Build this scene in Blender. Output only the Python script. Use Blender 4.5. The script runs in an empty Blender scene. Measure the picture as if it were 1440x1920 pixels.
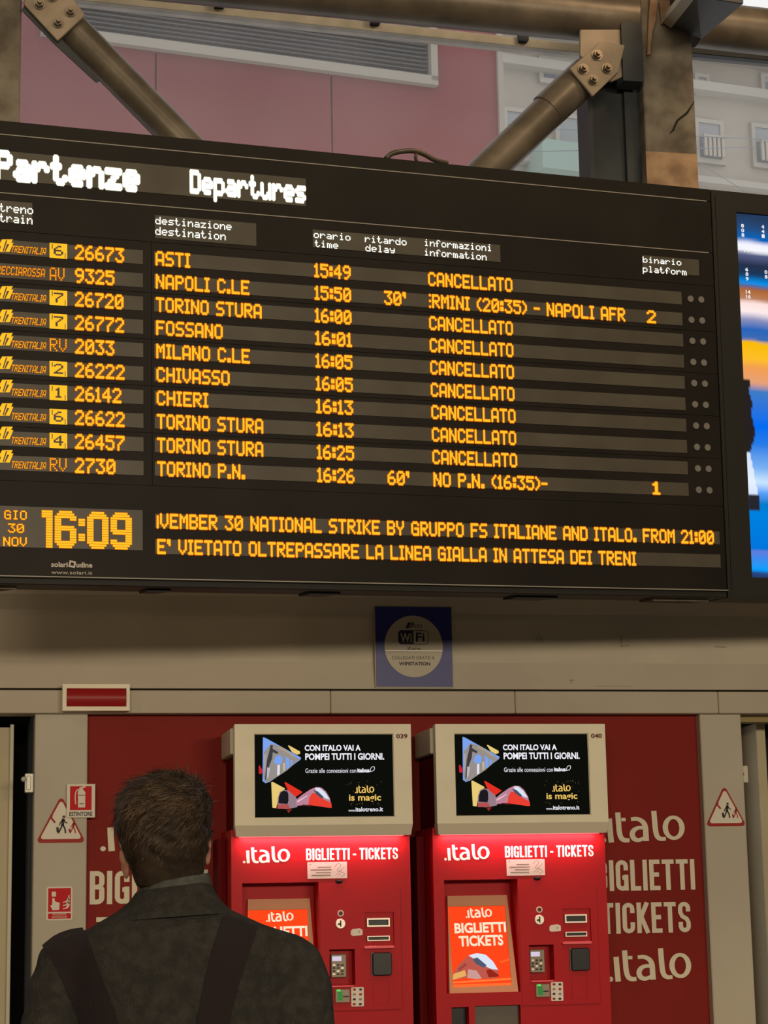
import bpy, bmesh, math, random
from mathutils import Vector, Matrix, noise
from mathutils.bvhtree import BVHTree
import numpy as np

random.seed(7)
PI = math.pi
SC = bpy.context.scene
COL = SC.collection

# ------------------------------------------------------------------ camera
F = 3905.2                       # focal length in pixels of the 1440 x 1920 frame
def rot3(a, b, c):
    ca, sa, cb, sb, cc, sc = math.cos(a), math.sin(a), math.cos(b), math.sin(b), math.cos(c), math.sin(c)
    Ry = Matrix(((ca, 0, sa), (0, 1, 0), (-sa, 0, ca)))
    Rx = Matrix(((1, 0, 0), (0, cb, -sb), (0, sb, cb)))
    Rz = Matrix(((cc, -sc, 0), (sc, cc, 0), (0, 0, 1)))
    return Rz @ Rx @ Ry
RW = rot3(-0.1997, -0.1912, -0.0190)      # ticket wall axes seen by the camera (x right, y down, z forward)
RB = rot3(-0.3643, -0.1383, -0.0195)      # departures board axes
RY = rot3(-0.3643, -0.1912, -0.0190)      # truss and buildings: same yaw as the board, plumb
S3 = Matrix(((1, 0, 0), (0, 0, 1), (0, -1, 0)))   # (x right, y down, z fwd) -> world (X, Y fwd, Z up)
CAM = Vector((0, 0, 1.5))
def ray(px, py):
    return S3 @ (RW.transposed() @ Vector(((px - 720) / F, (py - 960) / F, 1)))
cam_d = bpy.data.cameras.new('camera'); cam = bpy.data.objects.new('camera', cam_d); COL.objects.link(cam)
cx_, cy_, cz_ = [S3 @ (RW.transposed() @ Vector(v)) for v in ((1, 0, 0), (0, -1, 0), (0, 0, -1))]
M = Matrix((cx_, cy_, cz_)).transposed().to_4x4(); M.translation = CAM
cam.matrix_world = M
cam_d.sensor_fit = 'VERTICAL'; cam_d.sensor_height = 36; cam_d.lens = F * 36 / 1920
cam_d.clip_end = 500
SC.camera = cam

# ------------------------------------------------------------------ world, exposure, lamps
w = bpy.data.worlds.new('overcast'); SC.world = w; w.use_nodes = True
bg = w.node_tree.nodes['Background']
bg.inputs[0].default_value = (0.86, 0.86, 0.86, 1); bg.inputs[1].default_value = 1.15
SC.view_settings.view_transform = 'Standard'; SC.view_settings.look = 'None'
SC.view_settings.gamma = 1; SC.view_settings.use_curve_mapping = False
SC.view_settings.exposure = 0
def area(name, loc, target, sx, sy, power, col):
    l = bpy.data.lights.new(name, 'AREA'); l.shape = 'RECTANGLE'; l.size = sx; l.size_y = sy; l.energy = power; l.color = col
    o = bpy.data.objects.new(name, l); COL.objects.link(o); o.location = loc
    o.rotation_euler = (Vector(target) - Vector(loc)).to_track_quat('-Z', 'Y').to_euler()
    return o
WARM = (1.0, 0.80, 0.52)
area('hall_lamp', (0.5, 4.2, 7.3), (1.6, 8.6, 2.0), 2.4, 0.5, 55, WARM)
area('hall_lamp', (4.6, 4.6, 7.3), (2.6, 9.0, 2.0), 2.4, 0.5, 62, WARM)
area('hall_lamp', (-3.0, 5.0, 4.6), (0.8, 6.0, 1.6), 0.8, 0.4, 22, (1.0, 0.70, 0.42))
area('low_fill', (-2.0, -8.5, 3.5), (1.2, 9.0, 2.4), 5.0, 0.8, 770, (1.0, 0.84, 0.61))  # unseen fill added far behind the camera to brighten the fascia
area('low_fill', (5.0, -8.5, 3.5), (2.2, 9.0, 2.4), 5.0, 0.8, 770, (1.0, 0.84, 0.61))  # second added fill, same purpose
area('sodium_lamp', (3.4, 7.0, 6.0), (3.0, 9.2, 5.2), 0.6, 0.3, 12, (1.0, 0.62, 0.34))

# ------------------------------------------------------------------ planes: pixels of a surface -> its own metres
class Plane:
    def __init__(s, O, X, Y, Z):
        s.O = Vector(O); s.X = Vector(X); s.Y = Vector(Y); s.Z = Vector(Z)
        m = Matrix((s.X, s.Y, s.Z)).transposed().to_4x4(); m.translation = s.O; s.M = m
    def uv(s, px, py, d=0.0):
        r = ray(px, py); o = s.O + s.Y * d
        t = (o - CAM).dot(s.Y) / r.dot(s.Y)
        p = CAM + r * t - s.O
        return p.dot(s.X), p.dot(s.Z)
    def p(s, px, py, d=0.0):
        u, v = s.uv(px, py, d); return Vector((u, d, v))
def axes(Rm):
    A = RW.transposed() @ Rm
    return S3 @ A.col[0], S3 @ A.col[2], -(S3 @ A.col[1])
WALL = Plane((0, 9.0, 0), (1, 0, 0), (0, 1, 0), (0, 0, 1))
BOARD = Plane(CAM + ray(720, 650) * 8.0, *axes(RB))
ay = axes(RY)
def plumb(px, py, depth, like=None):
    q = CAM + ray(px, py) * depth; q.z = 0
    return Plane(q, *((like.X, like.Y, like.Z) if like else ay))
TRUSS = plumb(720, 200, 9.25, WALL)
GLAZ = plumb(720, 200, 9.75, WALL)
REDB = plumb(720, 200, 26.0)
STONE = plumb(1200, 200, 48.0)

# ------------------------------------------------------------------ materials
def mat(name, col, rough=0.6, metal=0.0, emit=None, es=1.0, var=0.0, scale=8.0, bump=0.0, bscale=60.0, col2=None, spec=None, coat=0.0, stretch=None):
    m = bpy.data.materials.new(name); m.use_nodes = True
    nt = m.node_tree; b = nt.nodes['Principled BSDF']
    b.inputs['Base Color'].default_value = (*col, 1); b.inputs['Roughness'].default_value = rough
    b.inputs['Metallic'].default_value = metal
    b.inputs['Specular IOR Level'].default_value = 0.22
    if spec is not None: b.inputs['Specular IOR Level'].default_value = spec
    if coat: b.inputs['Coat Weight'].default_value = coat; b.inputs['Coat Roughness'].default_value = 0.15
    if emit:
        b.inputs['Emission Color'].default_value = (*emit, 1); b.inputs['Emission Strength'].default_value = es
    tc = None
    if var or bump or col2:
        tc = nt.nodes.new('ShaderNodeTexCoord'); mp = nt.nodes.new('ShaderNodeMapping')
        nt.links.new(tc.outputs['Object'], mp.inputs[0])
        if stretch: mp.inputs['Scale'].default_value = stretch
    if var or col2:
        n = nt.nodes.new('ShaderNodeTexNoise'); n.inputs['Scale'].default_value = scale; n.inputs['Detail'].default_value = 6
        nt.links.new(mp.outputs[0], n.inputs[0])
        r = nt.nodes.new('ShaderNodeValToRGB')
        r.color_ramp.elements[0].position = 0.36; r.color_ramp.elements[1].position = 0.66
        c2 = col2 if col2 else tuple(c * (1 - var) for c in col)
        r.color_ramp.elements[0].color = (*c2, 1)
        r.color_ramp.elements[1].color = (*(col if col2 else tuple(min(1, c * (1 + var)) for c in col)), 1)
        nt.links.new(n.outputs[0], r.inputs[0]); nt.links.new(r.outputs[0], b.inputs['Base Color'])
    if bump:
        n2 = nt.nodes.new('ShaderNodeTexNoise'); n2.inputs['Scale'].default_value = bscale; n2.inputs['Detail'].default_value = 4
        nt.links.new(mp.outputs[0], n2.inputs[0])
        bp = nt.nodes.new('ShaderNodeBump'); bp.inputs['Strength'].default_value = bump; bp.inputs['Distance'].default_value = 0.01
        nt.links.new(n2.outputs[0], bp.inputs['Height']); nt.links.new(bp.outputs[0], b.inputs['Normal'])
    return m
def glow(name, col, s=1.0):
    m = bpy.data.materials.new(name); m.use_nodes = True; nt = m.node_tree; nt.nodes.clear()
    o = nt.nodes.new('ShaderNodeOutputMaterial'); e = nt.nodes.new('ShaderNodeEmission')
    e.inputs[0].default_value = (*col, 1); e.inputs[1].default_value = s
    nt.links.new(e.outputs[0], o.inputs[0]); return m
def glow_attr(name, s=1.0):
    m = glow(name, (1, 1, 1), s); nt = m.node_tree
    a = nt.nodes.new('ShaderNodeVertexColor'); a.layer_name = 'picture'
    nt.links.new(a.outputs[0], nt.nodes['Emission'].inputs[0]); return m

MT = dict(
    board=mat('board_black', (0.010, 0.008, 0.006), 0.5, var=0.2, scale=3, spec=0.12),
    frame=mat('board_frame', (0.013, 0.012, 0.010), 0.55, bump=0.05, spec=0.2),
    strip=mat('display_window', (0.060, 0.051, 0.038), 0.4, var=0.12, scale=5, spec=0.25),
    rule=mat('rule_line', (0.22, 0.20, 0.17), 0.4),
    lamp_off=mat('dark_lens', (0.14, 0.13, 0.12), 0.3),
    led=glow('led_amber', (1.0, 0.49, 0.022), 1.15), led_halo=glow('led_amber_halo', (0.80, 0.13, 0.002), 0.62),  # larger dim dots paint the glow around each amber LED
    ledw=glow('led_white', (1.0, 1.0, 0.92), 1.5), ledw_halo=glow('led_white_halo', (0.75, 0.72, 0.50), 0.75),  # same painted glow around the white LEDs
    bigw=glow('led_white_large', (1.0, 1.0, 0.9), 2.0),
    print_grey=mat('grey_print', (0.42, 0.38, 0.33), 0.6),
    tube=mat('steel_tube_paint', (0.105, 0.086, 0.064), 0.38, metal=0.25, var=0.28, scale=5, bump=0.12, bscale=14),
    plate=mat('plate_paint', (0.21, 0.165, 0.12), 0.5, var=0.2, scale=6, bump=0.15, bscale=25),
    bolt=mat('bolt_steel', (0.10, 0.08, 0.06), 0.35, metal=0.6),
    steel_dark=mat('dark_blue_steel', (0.024, 0.028, 0.031), 0.5, metal=0.1, var=0.25, scale=4),
    pier=mat('peeling_pier', (0.19, 0.165, 0.13), 0.85, col2=(0.07, 0.058, 0.044), scale=6, bump=0.5, bscale=9),
    pier_patch=mat('peeled_and_lit_plaster', (0.30, 0.20, 0.125), 0.85, col2=(0.16, 0.10, 0.06), scale=9, bump=0.6, bscale=18),
    rail=mat('window_rail', (0.52, 0.49, 0.43), 0.6, var=0.15),
    facade_red=mat('facade_red', (0.20, 0.042, 0.048), 0.75, var=0.12, scale=0.25),
    facade_frame=mat('facade_frame', (0.34, 0.31, 0.26), 0.6),
    slat=mat('louvre_slat', (0.075, 0.077, 0.085), 0.5),
    dark=mat('dark_void', (0.008, 0.008, 0.008), 0.9),
    stone=mat('pale_stone', (0.37, 0.335, 0.285), 0.9, var=0.12, scale=0.35),
    stone_tr=mat('stone_trim', (0.40, 0.375, 0.33), 0.85, var=0.06, scale=0.4),
    shut=mat('grey_shutter', (0.30, 0.32, 0.33), 0.7),
    pane=mat('far_pane', (0.18, 0.21, 0.25), 0.2),
    green=mat('verdigris', (0.28, 0.38, 0.34), 0.8),
    fascia=mat('fascia_paint', (0.41, 0.36, 0.28), 0.62, var=0.05, scale=2.5, bump=0.04, bscale=40),
    fascia_lo=mat('fascia_strip', (0.385, 0.335, 0.265), 0.6, var=0.04, scale=3, bump=0.04),
    pilaster=mat('pilaster_paint', (0.40, 0.36, 0.29), 0.6, var=0.05, scale=2, bump=0.04),
    redwall=mat('red_wall_film', (0.19, 0.012, 0.008), 0.6, var=0.08, scale=2, bump=0.03, spec=0.12),
    letter=mat('cream_lettering', (0.62, 0.56, 0.43), 0.6),
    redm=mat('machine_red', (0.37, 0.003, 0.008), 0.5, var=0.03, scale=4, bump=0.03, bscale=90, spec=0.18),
    redm_shaded=mat('machine_red_shaded', (0.11, 0.002, 0.004), 0.7, spec=0.1), joint=mat('machine_joint', (0.25, 0.002, 0.005), 0.6),
    pinklip=mat('red_lip', (0.72, 0.10, 0.12), 0.35),
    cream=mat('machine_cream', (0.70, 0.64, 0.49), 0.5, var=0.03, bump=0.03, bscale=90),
    cream_shaded=mat('machine_cream_shaded', (0.52, 0.46, 0.36), 0.5),  # darker copy of the cream: shade on the canopy underslope put into the colour
    white_print=mat('white_print', (0.85, 0.80, 0.74), 0.5),
    num=mat('number_print', (0.12, 0.02, 0.02), 0.6),
    brownbar=mat('screen_bezel', (0.55, 0.26, 0.15), 0.5),
    paper=mat('paper', (0.66, 0.60, 0.54), 0.7),
    ink=mat('ink_grey', (0.25, 0.20, 0.18), 0.8),
    silver=mat('silver', (0.50, 0.44, 0.38), 0.35, metal=0.5),
    keypad=mat('keypad_grey', (0.24, 0.20, 0.15), 0.45, metal=0.2),
    black=mat('black_plastic', (0.008, 0.008, 0.009), 0.3),
    grey_glass=mat('tray_glass', (0.10, 0.085, 0.07), 0.25),
    lcd_on=glow('lcd_violet', (0.80, 0.68, 0.85), 0.85),
    green_on=glow('green_led', (0.10, 0.9, 0.12), 0.9), green_d=mat('green_slot', (0.01, 0.10, 0.02), 0.3, emit=(0.0, 0.2, 0.02), es=0.6),
    ad_black=glow('screen_black', (0.004, 0.0045, 0.003), 1.0),
    ad_white=glow('screen_white', (0.86, 0.86, 0.92), 1.0), ad_gold=glow('screen_gold', (0.86, 0.55, 0.13), 1.0),
    touch=glow('screen_orange', (1.0, 0.060, 0.010), 1.05), touch_t=glow('screen_cream', (1.0, 0.86, 0.62), 0.95),
    picture=glow_attr('screen_picture', 1.0),
    blue_sign=mat('blue_sign', (0.020, 0.024, 0.14), 0.35), sign_white=mat('sign_disc', (0.34, 0.30, 0.22), 0.4), navy=mat('navy_print', (0.02, 0.012, 0.03), 0.5),
    signwhite=mat('sign_white', (0.60, 0.55, 0.46), 0.45), signred=mat('sign_red', (0.46, 0.008, 0.010), 0.5, spec=.1), signblack=mat('sign_black', (0.02, 0.016, 0.014), 0.5),
    signedge=mat('sign_dull_red', (0.30, 0.025, 0.018), 0.5, spec=.1),
    lens=mat('red_lens', (0.26, 0.010, 0.010), 0.42, coat=0.15), chrome=mat('chrome', (0.48, 0.46, 0.40), 0.35, metal=0.15),
    door=mat('door_cream', (0.40, 0.345, 0.225), 0.6, var=0.05, scale=3), edge=mat('door_edge', (0.5, 0.46, 0.36), 0.45),
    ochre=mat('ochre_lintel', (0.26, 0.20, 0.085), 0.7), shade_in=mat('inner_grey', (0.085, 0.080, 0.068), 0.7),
    floor=mat('stone_floor', (0.16, 0.15, 0.135), 0.5, var=0.15, scale=2), plaster=mat('hall_plaster', (0.22, 0.20, 0.17), 0.9, var=0.08),
    coat=mat('grey_wool', (0.030, 0.028, 0.025), 0.95, var=0.22, scale=45, bump=0.55, bscale=240, spec=0.1),
    collar=mat('grey_wool_light', (0.065, 0.067, 0.058), 0.95, var=0.2, scale=45, bump=0.5, bscale=240, spec=0.1),
    strap=mat('aubergine_strap', (0.016, 0.011, 0.012), 0.85, bump=0.4, bscale=300, spec=0.15),
    skin=mat('skin', (0.42, 0.20, 0.135), 0.5, var=0.05), hair=mat('brown_hair', (0.024, 0.015, 0.009), 0.6, var=0.35, scale=30, spec=0.15), hair_lit=mat('brown_hair_lit', (0.085, 0.052, 0.030), 0.55, var=0.3, scale=30, spec=0.25),
    trouser=mat('dark_trousers', (0.018, 0.018, 0.022), 0.9), shoe=mat('black_shoe', (0.012, 0.010, 0.010), 0.4),
    eye=mat('eye_white', (0.7, 0.68, 0.64), 0.3),
)

# ------------------------------------------------------------------ mesh helpers
class MB:
    def __init__(s): s.v = []; s.f = []; s.m = []; s.mi = 0
    def add(s, vs, fs):
        o = len(s.v); s.v += [tuple(v) for v in vs]; s.f += [tuple(i + o for i in f) for f in fs]; s.m += [s.mi] * len(fs); return s
    def box(s, x0, x1, y0, y1, z0, z1):
        return s.hexa([(x0, y0, z0), (x1, y0, z0), (x1, y1, z0), (x0, y1, z0), (x0, y0, z1), (x1, y0, z1), (x1, y1, z1), (x0, y1, z1)])
    def hexa(s, p):
        return s.add(p, [(0, 3, 2, 1), (4, 5, 6, 7), (0, 1, 5, 4), (1, 2, 6, 5), (2, 3, 7, 6), (3, 0, 4, 7)])
    def prism(s, pts, y0, y1):                 # outline in x,z, extruded in y (front y0)
        n = len(pts); a = sum(pts[i][0] * pts[(i + 1) % n][1] - pts[(i + 1) % n][0] * pts[i][1] for i in range(n))
        if a < 0: pts = pts[::-1]
        vs = [(x, y0, z) for x, z in pts] + [(x, y1, z) for x, z in pts]
        return s.add(vs, [tuple(range(n)), tuple(range(2 * n - 1, n - 1, -1))] + [((i + 1) % n, i, i + n, (i + 1) % n + n) for i in range(n)])
    def tube(s, pts, r, n=16, caps=True, ref=None):
        pts = [Vector(p) for p in pts]; rs = r if isinstance(r, (list, tuple)) else [r] * len(pts)
        o = []; fs = []
        up = Vector(ref) if ref else Vector((0.13, 0.21, 0.97))
        for i, p in enumerate(pts):
            d = (pts[min(i + 1, len(pts) - 1)] - pts[max(i - 1, 0)]).normalized()
            a = d.cross(up).normalized(); b = d.cross(a).normalized()
            o += [tuple(p + (a * math.cos(2 * PI * k / n) + b * math.sin(2 * PI * k / n)) * rs[i]) for k in range(n)]
        for i in range(len(pts) - 1):
            for k in range(n):
                k2 = (k + 1) % n; fs.append((i * n + k, i * n + k2, (i + 1) * n + k2, (i + 1) * n + k))
        if caps:
            fs.append(tuple(range(n))[::-1]); fs.append(tuple(range((len(pts) - 1) * n, len(pts) * n)))
        return s.add(o, fs)
    def loft(s, rings, caps=True):
        n = len(rings[0]); o = [v for r in rings for v in r]; fs = []
        for i in range(len(rings) - 1):
            for k in range(n):
                k2 = (k + 1) % n; fs.append((i * n + k, i * n + k2, (i + 1) * n + k2, (i + 1) * n + k))
        if caps: fs.append(tuple(range(n))[::-1]); fs.append(tuple(range((len(rings) - 1) * n, len(rings) * n)))
        return s.add(o, fs)
    def ellipsoid(s, c, r, nu=20, nv=12, R=None):
        vs = []; fs = []; c = Vector(c)
        for j in range(nv + 1):
            t = PI * j / nv
            for i in range(nu):
                a = 2 * PI * i / nu
                q = Vector((r[0] * math.sin(t) * math.cos(a), r[1] * math.sin(t) * math.sin(a), r[2] * math.cos(t)))
                if R: q = R @ q
                vs.append(tuple(c + q))
        for j in range(nv):
            for i in range(nu):
                i2 = (i + 1) % nu; fs.append((j * nu + i, (j + 1) * nu + i, (j + 1) * nu + i2, j * nu + i2))
        return s.add(vs, fs)
    def disc(s, x, z, r, y0, y1, n=20, rz=None):
        rz = rz or r
        return s.prism([(x + r * math.cos(2 * PI * k / n), z + rz * math.sin(2 * PI * k / n)) for k in range(n)], y0, y1)
    def ribbon(s, pts, wd, y):                 # flat stroke in x,z facing -y
        n = len(pts); ws = wd if isinstance(wd, (list, tuple)) else [wd] * n; vs = []
        for i in range(n):
            ax, az = pts[max(i - 1, 0)]; bx, bz = pts[min(i + 1, n - 1)]
            dx, dz = bx - ax, bz - az; L = math.hypot(dx, dz) or 1; nx, nz = -dz / L, dx / L
            vs += [(pts[i][0] + nx * ws[i] / 2, y, pts[i][1] + nz * ws[i] / 2), (pts[i][0] - nx * ws[i] / 2, y, pts[i][1] - nz * ws[i] / 2)]
        return s.add(vs, [(2 * i, 2 * i + 1, 2 * i + 3, 2 * i + 2) for i in range(n - 1)])
    def flat(s, pts, y):
        n = len(pts); a = sum(pts[i][0] * pts[(i + 1) % n][1] - pts[(i + 1) % n][0] * pts[i][1] for i in range(n))
        if a < 0: pts = pts[::-1]
        return s.add([(x, y, z) for x, z in pts], [tuple(range(n))])

def obj(name, mb, m, parent=None, bevel=0.0, smooth=False, label=None, seg=1):
    me = bpy.data.meshes.new(name); me.from_pydata(mb.v, [], mb.f)
    for q in (m if isinstance(m, (list, tuple)) else [m]): me.materials.append(MT[q] if isinstance(q, str) else q)
    if any(mb.m): me.polygons.foreach_set('material_index', mb.m)
    if smooth:
        me.polygons.foreach_set('use_smooth', [True] * len(me.polygons)); me.set_sharp_from_angle(angle=math.radians(40))
    me.validate(); me.update()
    o = bpy.data.objects.new(name, me); COL.objects.link(o); o.parent = parent
    if bevel:
        b = o.modifiers.new('edge', 'BEVEL'); b.width = bevel; b.segments = seg; b.limit_method = 'ANGLE'; b.angle_limit = math.radians(50)
    if label: o['label'] = label
    return o
def empty(name, M4=None, loc=None):
    o = bpy.data.objects.new(name, None); COL.objects.link(o); o.empty_display_size = 0.1
    if M4 is not None: o.matrix_world = M4
    if loc is not None: o.location = loc
    return o
def thing(o, label, cat, group=None):
    o['label'] = label; o['category'] = cat
    if group: o['group'] = group
    return o
def struct(o, label=None):
    o['kind'] = 'structure'
    if label: o['label'] = label
    return o
def T(pl, off):
    m = pl.M.copy(); m.translation = pl.O + pl.X * off[0] + pl.Y * off[1] + pl.Z * off[2]; return m
def boxp(pl, x0, x1, y0, y1, d0, d1, mb=None, dd=None):
    """box whose front rectangle covers the pixels (x0..x1, y0..y1) on the plane at depth d0"""
    mb = mb or MB(); dd = d0 if dd is None else dd
    ym = (y0 + y1) / 2; xm = (x0 + x1) / 2
    u0, u1 = pl.uv(x0, ym, dd)[0], pl.uv(x1, ym, dd)[0]; v1, v0 = pl.uv(xm, y0, dd)[1], pl.uv(xm, y1, dd)[1]
    return mb.box(u0, u1, d0, d1, v0, v1)

# ------------------------------------------------------------------ lettering
FONT = dict(
 A='0E1111111F1111', B='1E11111E11111E', C='0E11101010110E', D='1E11111111111E', E='1F10101E10101F', F='1F10101E101010',
 G='0E11101711110F', H='1111111F111111', I='0E04040404040E', K='11121418141211', L='1010101010101F', M='111B1515111111',
 N='11191915131311', O='0E11111111110E', P='1E11111E101010', R='1E11111E141211', S='0F10100E01011E', T='1F040404040404',
 U='1111111111110E', V='11111111110A04', Y='1111110A040404', Z='1F01020408101F')
FONT.update({'0': '0E11131519110E', '1': '040C040404040E', '2': '0E11010204081F', '3': '1F02040201110E', '4': '02060A121F0202',
 '5': '1F101E0101110E', '6': '0608101E11110E', '7': '1F010204080808', '8': '0E11110E11110E', '9': '0E11110F01020C',
 ':': '000C0C000C0C00', '.': '00000000000C0C', '-': '0000001E000000', "'": '0C0C0400000000', '(': '02040808080402', ')': '08040202020408',
 '|': '00010101010101', '~': '01000001000001',
 'a': '00000E010F110F', 'b': '1010161911111E', 'd': '01010D1311110F', 'e': '00000E111F100E', 'f': '0609081C080808', 'i': '04000C0404040E',
 'l': '0C04040404040E', 'm': '00001A15151515', 'n': '00001619111111', 'o': '00000E1111110E', 'p': '1E1111111E1010', 'r': '00001619101010',
 's': '00000F100E011E', 't': '08081C08080906', 'y': '000011110F010E', 'z': '00001F0204081F', 'u': '0000111111130D', 'w': '0000111115150A'})
def dots(s, mono=False):
    out = []; cx = 0
    for ch in s:
        if ch == ' ': cx += 6 if mono else 4; continue
        h = FONT[ch]; rows = [int(h[2 * k:2 * k + 2], 16) for k in range(7)]; dn = 2 if ch == 'p' else 0
        cols = [c for c in range(5) if any(r & (16 >> c) for r in rows)]
        c0, c1 = (0, 4) if mono else (cols[0], cols[-1])
        for r in range(7):
            for c in range(c0, c1 + 1):
                if rows[r] & (16 >> c): out.append((cx + c - c0, 6 - r - dn))
        cx += (c1 - c0) + 2
    return out, max(d[0] for d in out) + 1
def led(name, s, pl, x0, x1, ytop, ybot, d, mats, parent, mono=False, rim=1.5, core=0.95, label=None, off=(0, 0), slant=0.0):
    """dot matrix text filling the pixel box on the plane (left end at ytop..ybot)"""
    ds, W = dots(s, mono)
    u0, v1 = pl.uv(x0, ytop, d); _, v0 = pl.uv(x0, ybot, d); u1, _ = pl.uv(x1, ybot, d)
    a = (u1 - u0) / W; b = (v1 - v0) / 7
    mb = MB(); 
    for k, (sz, yy) in enumerate(((rim, d), (core, d - 0.0008))):
        if sz <= 0: continue
        mb.mi = k
        for cx, cy in ds:
            x = u0 + (cx + 0.5) * a + slant * (cy - 3) * b; z = v0 + (cy + 0.5) * b; hx, hz = a * sz / 2, b * min(sz, 1.25) / 2
            q = 0.45
            mb.flat([(x - hx, z - hz * q), (x - hx * q, z - hz), (x + hx * q, z - hz), (x + hx, z - hz * q), (x + hx, z + hz * q), (x + hx * q, z + hz), (x - hx * q, z + hz), (x - hx, z + hz * q)], yy)
    # tiny steps keep overlapping halo dots from lying in one plane
    o = obj(name, mb, list(mats), parent, label=label)
    return o

_tm = {}
def glyphs(s, bold):
    k = (s, bold)
    if k in _tm: return _tm[k]
    c = bpy.data.curves.new('t', 'FONT'); c.body = s; c.size = 1; c.offset = bold; c.resolution_u = 3
    o = bpy.data.objects.new('t', c); COL.objects.link(o)
    dg = bpy.context.evaluated_depsgraph_get(); me = bpy.data.meshes.new_from_object(o.evaluated_get(dg))
    vs = np.array([v.co[:2] for v in me.vertices]); fs = [tuple(p.vertices) for p in me.polygons]
    bpy.data.objects.remove(o); bpy.data.curves.remove(c); bpy.data.meshes.remove(me)
    lo = vs.min(0); hi = vs.max(0); vs = (vs - lo) / (hi - lo)
    _tm[k] = (vs, fs); return _tm[k]
def put_text(mb, s, x0, x1, z0, z1, y, bold=0.02, shear=0.0):
    vs, fs = glyphs(s, bold)
    return mb.add([(x0 + v[0] * (x1 - x0) + shear * (v[1]) * (z1 - z0), y, z0 + v[1] * (z1 - z0)) for v in vs], fs)
def textp(mb, s, pl, px0, px1, pt, pb, d, bold=0.02, shear=0.0, off=Vector((0, 0, 0))):
    u0, v0 = pl.uv(px0, pb, d); u1, _ = pl.uv(px1, pb, d); _, v1 = pl.uv(px0, pt, d)
    return put_text(mb, s, u0 - off[0], u1 - off[0], v0 - off[2], v1 - off[2], d - off[1], bold, shear)
def crom(pts, k=6):
    P = [pts[0]] + list(pts) + [pts[-1]]; out = []
    for i in range(1, len(P) - 2):
        for j in range(k):
            t = j / k; p0, p1, p2, p3 = P[i - 1], P[i], P[i + 1], P[i + 2]
            out.append(tuple(0.5 * (2 * p1[q] + (p2[q] - p0[q]) * t + (2 * p0[q] - 5 * p1[q] + 4 * p2[q] - p3[q]) * t * t + (3 * p1[q] - p0[q] - 3 * p2[q] + p3[q]) * t ** 3) for q in range(len(p1))))
    out.append(tuple(pts[-1])); return out
def italo(mb, x0, x1, z0, z1, y):
    def q(X, Y): return (x0 + (X - 155) / 1113 * (x1 - x0), z0 + (575 - Y) / 445 * (z1 - z0))
    sx = (x1 - x0) / 1113
    st = [([(268, 235), (274, 400), (284, 575)], 72), ([(384, 150), (390, 300), (396, 430), (420, 515), (470, 545), (528, 543)], [70, 70, 70, 66, 56, 50]),
          ([(428, 251), (485, 251)], 42), ([(556, 247), (640, 245), (710, 285), (742, 350), (747, 460), (750, 560)], [46, 50, 62, 72, 74, 74]),
          ([(725, 372), (650, 372), (590, 405), (565, 460), (585, 520), (640, 545), (700, 528), (745, 500)], [44, 46, 60, 70, 66, 50, 46, 40]),
          ([(866, 133), (872, 300), (882, 440), (905, 505), (950, 532), (1012, 530)], [70, 72, 70, 64, 52, 46])]
    for i, (pts, wd) in enumerate(st):
        cp = crom([(a, b) for a, b in pts], 6)
        if isinstance(wd, list):
            ws = [c[0] for c in crom([(a, 0) for a in wd], 6)]
        else: ws = [wd] * len(cp)
        mb.ribbon([q(*c) for c in cp], [a * sx for a in ws], y - 0.0002 * i)
    n = 30; vs = []
    for k in range(n):
        a = 2 * PI * k / n
        for rx, ry in ((148, 174), (76, 124)):
            X, Z = q(1122 + rx * math.cos(a), 375 + ry * math.sin(a)); vs.append((X, y - 0.0014, Z))
    mb.add(vs, [(2 * k, 2 * k + 1, (2 * k + 3) % (2 * n), (2 * k + 2) % (2 * n)) for k in range(n)])
    mb.flat([q(186 + 32 * math.cos(2 * PI * k / 14), 540 + 36 * math.sin(2 * PI * k / 14)) for k in range(14)], y)
    return mb
def italop(mb, pl, px0, px1, pt, pb, d, off=Vector((0, 0, 0))):
    u0, v0 = pl.uv(px0, pb, d); u1, _ = pl.uv(px1, pb, d); _, v1 = pl.uv(px0, pt, d)
    return italo(mb, u0 - off[0], u1 - off[0], v0 - off[2], v1 - off[2], d - off[1])
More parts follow.
